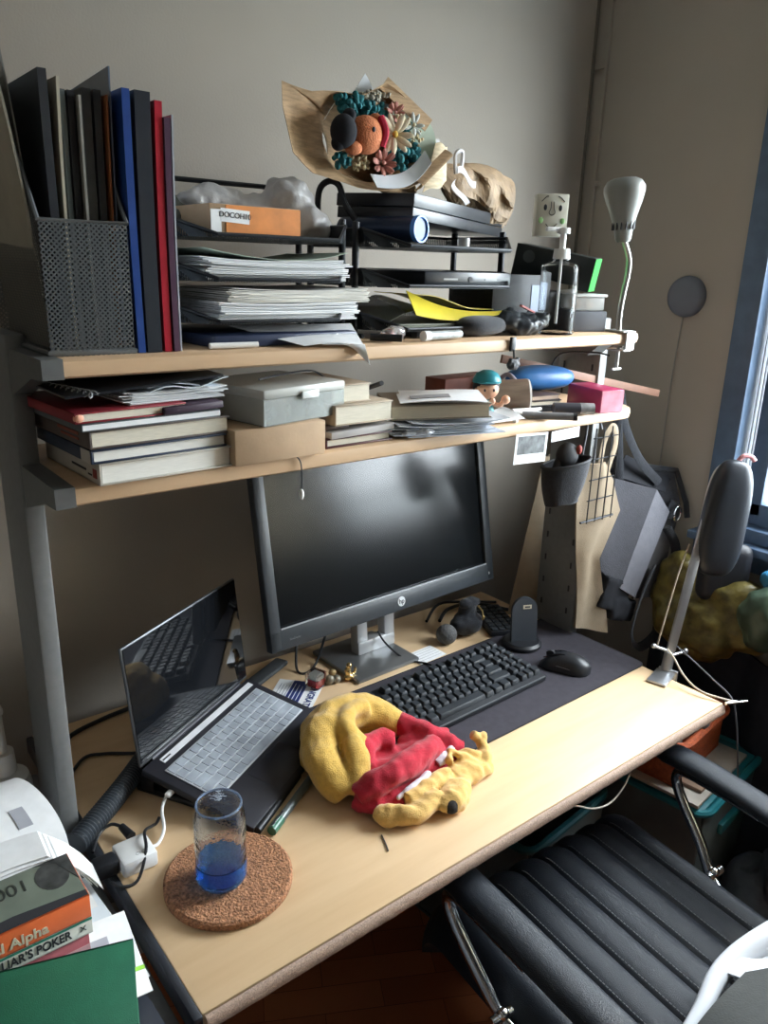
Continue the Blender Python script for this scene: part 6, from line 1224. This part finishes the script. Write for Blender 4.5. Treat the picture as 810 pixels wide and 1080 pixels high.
part('backrest', MB().sheet(backf, 12, 100, 0.035), LEA, ch_)
for s in (-1, 1):
    pad = MB().tube([(s * 0.315, 0.245, 0.640), (s * 0.315, 0.20, 0.660), (s * 0.315, 0.08, 0.662), (s * 0.312, -0.08, 0.656), (s * 0.308, -0.22, 0.650), (s * 0.305, -0.28, 0.640)], lambda t: 0.036 * min(1, 0.28 + 4.2 * min(t, 1 - t)) , 16, ell=0.52, up=(0, 0, 1))
    am = part('armrest', pad, LEA, ch_)
    part('arm_tube', MB().tube([(s * 0.322, 0.00, 0.632), (s * 0.322, 0.15, 0.632), (s * 0.322, 0.192, 0.618), (s * 0.320, 0.180, 0.575), (s * 0.310, 0.110, 0.50), (s * 0.296, 0.060, 0.445), (s * 0.285, 0.0, 0.43), (s * 0.300, -0.10, 0.43), (s * 0.315, -0.22, 0.50), (s * 0.320, -0.25, 0.60), (s * 0.318, -0.22, 0.625)], 0.0115, 12), mat('dark_chrome', (0.45, 0.46, 0.48), 0.12, 1.0, 0.02, 20), ch_)
    part('bolt', MB().cyl((s * 0.280, 0.062, 0.455), (s * 0.325, 0.062, 0.455), 0.009).ell((s * 0.300, 0.062, 0.460), (.013, .011, .011)), CHROME, ch_)
part('gas_lift', MB().cyl((0, 0, 0.10), (0, 0, 0.40), 0.028).cyl((0, 0, 0.10), (0, 0, 0.26), 0.036).box((0, 0, 0.385), (0.2, 0.26, 0.03), bev=0.008), BLACK, ch_)
for k in range(5):
    a = 2 * PI * k / 5 + 0.3; d = Vector((math.cos(a), math.sin(a), 0))
    part('base_leg', MB().tube([d * 0.03 + Vector((0, 0, .105)), d * 0.16 + Vector((0, 0, .10)), d * 0.30 + Vector((0, 0, .075))], lambda t: 0.022 - 0.007 * t, 10, ell=0.7, up=(0, 0, 1)), CHROME, ch_)
    t_v = Vector((-d.y, d.x, 0)); c_ = d * 0.30 + Vector((0, 0, 0.0285))
    part('castor', MB().cyl(c_ - t_v * 0.022, c_ - t_v * 0.004, 0.028).cyl(c_ + t_v * 0.004, c_ + t_v * 0.022, 0.028).cyl(c_, c_ + Vector((0, 0, 0.045)), 0.008), BLACK, ch_)
gm_ = thing('grey_garment', 'dark grey garment with white lining thrown over the back of the office chair', 'garment', (1.15, 0.36, 0.50))
GG = mat('charcoal_garment', (0.065, 0.068, 0.065), 0.85, 0, 0.06, 60, 0.15, 300)
def garf(u, v):
    A, B, C_, D = Vector((0.955, 0.395, 0.530)), Vector((1.115, 0.392, 0.560)), Vector((1.36, 0.20, 0.66)), Vector((0.96, 0.22, 0.62))
    return A.lerp(B, u).lerp(D.lerp(C_, u), v) + Vector((0, 0, 0.008 * math.sin(u * 4 + v * 3)))
part('body', MB().sheet(garf, 14, 12, 0.012), GG, gm_, True)
part('lining', MB().tube([(0.955, 0.405, 0.520), (1.02, 0.412, 0.530), (1.085, 0.425, 0.536), (1.15, 0.425, 0.540), (1.22, 0.41, 0.55), (1.34, 0.38, 0.56)], lambda t: 0.010 + 0.016 * t, 10).sheet(lambda u, v: (1.10 + u * 0.26, 0.42 - v * 0.16 - u * 0.03, 0.545 + v * 0.03 + 0.008 * math.sin(u * 12 + v * 5)), 20, 10, 0.004), mat('white_lining_cloth', (0.70, 0.72, 0.76), 0.8, 0, 0.03), gm_, True)

# ------------------------------------------------------------------ storage below and beside the desk
TEALP = mat('teal_tub_plastic', (0.015, 0.17, 0.20), 0.4, 0, 0.1, 20)
CLP = mat('smoky_tub', (0.10, 0.12, 0.12), 0.4, 0, 0.2, 12)
def crate(name, label, x, y, z, w_, d, h, rz, rimm, bodym, cat='storage box'):
    c = thing(name, label, cat, (x, y, z), rz)
    mb = MB(); t = 0.006
    mb.box((0, 0, t / 2), (w_, d, t))
    for s in (-1, 1): mb.box((s * (w_ / 2 - t / 2), 0, h / 2), (t, d, h), rot(0, s * 0.03, 0), bev=0.002); mb.box((0, s * (d / 2 - t / 2), h / 2), (w_, t, h), rot(-s * 0.03), bev=0.002)
    part('body', mb, bodym, c)
    M0 = Matrix.Identity(4)
    part('rim', MB().tube([(x_ , y_, h) for x_, y_ in rrect(w_ + 0.02, d + 0.02, 0.035, 5)], 0.010, 8, smooth=False, closed=True), rimm, c)
    return c
tc = crate('teal_storage_box', 'large storage tub with a teal rim under the right end of the desk', 1.725, 0.920, 0.0, 0.34, 0.36, 0.44, 0.12, TEALP, CLP)
part('lid', MB().box((0, 0, 0.444), (0.34, 0.36, 0.008), bev=0.003), TEALP, tc)
for s in (-1, 1): part('handle', MB().box((0, -0.190, 0.34), (0.12, 0.014, 0.03), bev=0.004), TEALP, tc) if s > 0 else None
solo('white_board', 'pale flat board lying on the teal tub under the orange basket', 'board', MB().box((1.690, 0.925, 0.4605), (0.30, 0.36, 0.009), rot(0, 0, 0.12), bev=0.001), mat('dusty_board', (0.45, 0.40, 0.34), 0.7, 0, 0.08))
solo('brown_booklet', 'brown booklet on the pale board in front of the orange basket', 'booklet', MB().box((1.660, 0.785, 0.4705), (0.11, 0.06, 0.009), rot(0, 0, 0.12), bev=0.001), mat('brown_booklet', (0.28, 0.18, 0.12), 0.7))
og_ = crate('orange_basket', 'orange woven-look plastic basket on top of the teal tub', 1.690, 0.955, 0.4665, 0.26, 0.28, 0.115, 0.12, mat('orange_basket_plastic', (0.42, 0.085, 0.025), 0.55, 0, 0.25, 120, 0.4, 260), mat('orange_basket_plastic', (0, 0, 0)), 'basket')
solo('white_cloth_bundle', 'crumpled whitish bundle inside the orange basket', 'bundle', blob([('e', (1.66, 0.92, 0.540), (0.07, 0.07, 0.04))], 0.009, 0.015, 14, 3), mat('whitish_bundle', (0.40, 0.40, 0.38), 0.8, 0, 0.2, 30))
solo('dark_cloth_bundle', 'dark bundle at the back of the orange basket', 'bundle', blob([('e', (1.74, 1.02, 0.540), (0.055, 0.045, 0.04))], 0.009, 0.012, 14, 7), DARKCL)
tc2 = crate('teal_storage_box', 'smaller dark teal tub under the middle of the desk', 1.33, 1.10, 0.0, 0.32, 0.34, 0.40, 0.1, mat('dark_teal', (0.01, 0.10, 0.12), 0.5), CLP)
solo('clear_bag_heap', 'heap of dark translucent plastic bags on the floor at the right wall', 'bags', blob([('e', (1.80, 0.62, 0.12), (0.12, 0.12, 0.12)), ('e', (1.72, 0.52, 0.09), (0.12, 0.10, 0.09)), ('e', (1.85, 0.46, 0.12), (0.09, 0.12, 0.12)), ('e', (1.80, 0.58, 0.24), (0.09, 0.09, 0.08))], 0.014, 0.03, 8, 9), mat('dusky_plastic', (0.10, 0.105, 0.115), 0.35, 0, 0.3, 15, 0.3, 50))
solo('navy_carton', 'navy carton on the floor between the teal tub and the bags', 'carton', MB().box((1.58, 0.66, 0.10), (0.12, 0.12, 0.198), rot(0, 0, 0.2), bev=0.003), mat('navy_carton', (0.01, 0.03, 0.10), 0.5))
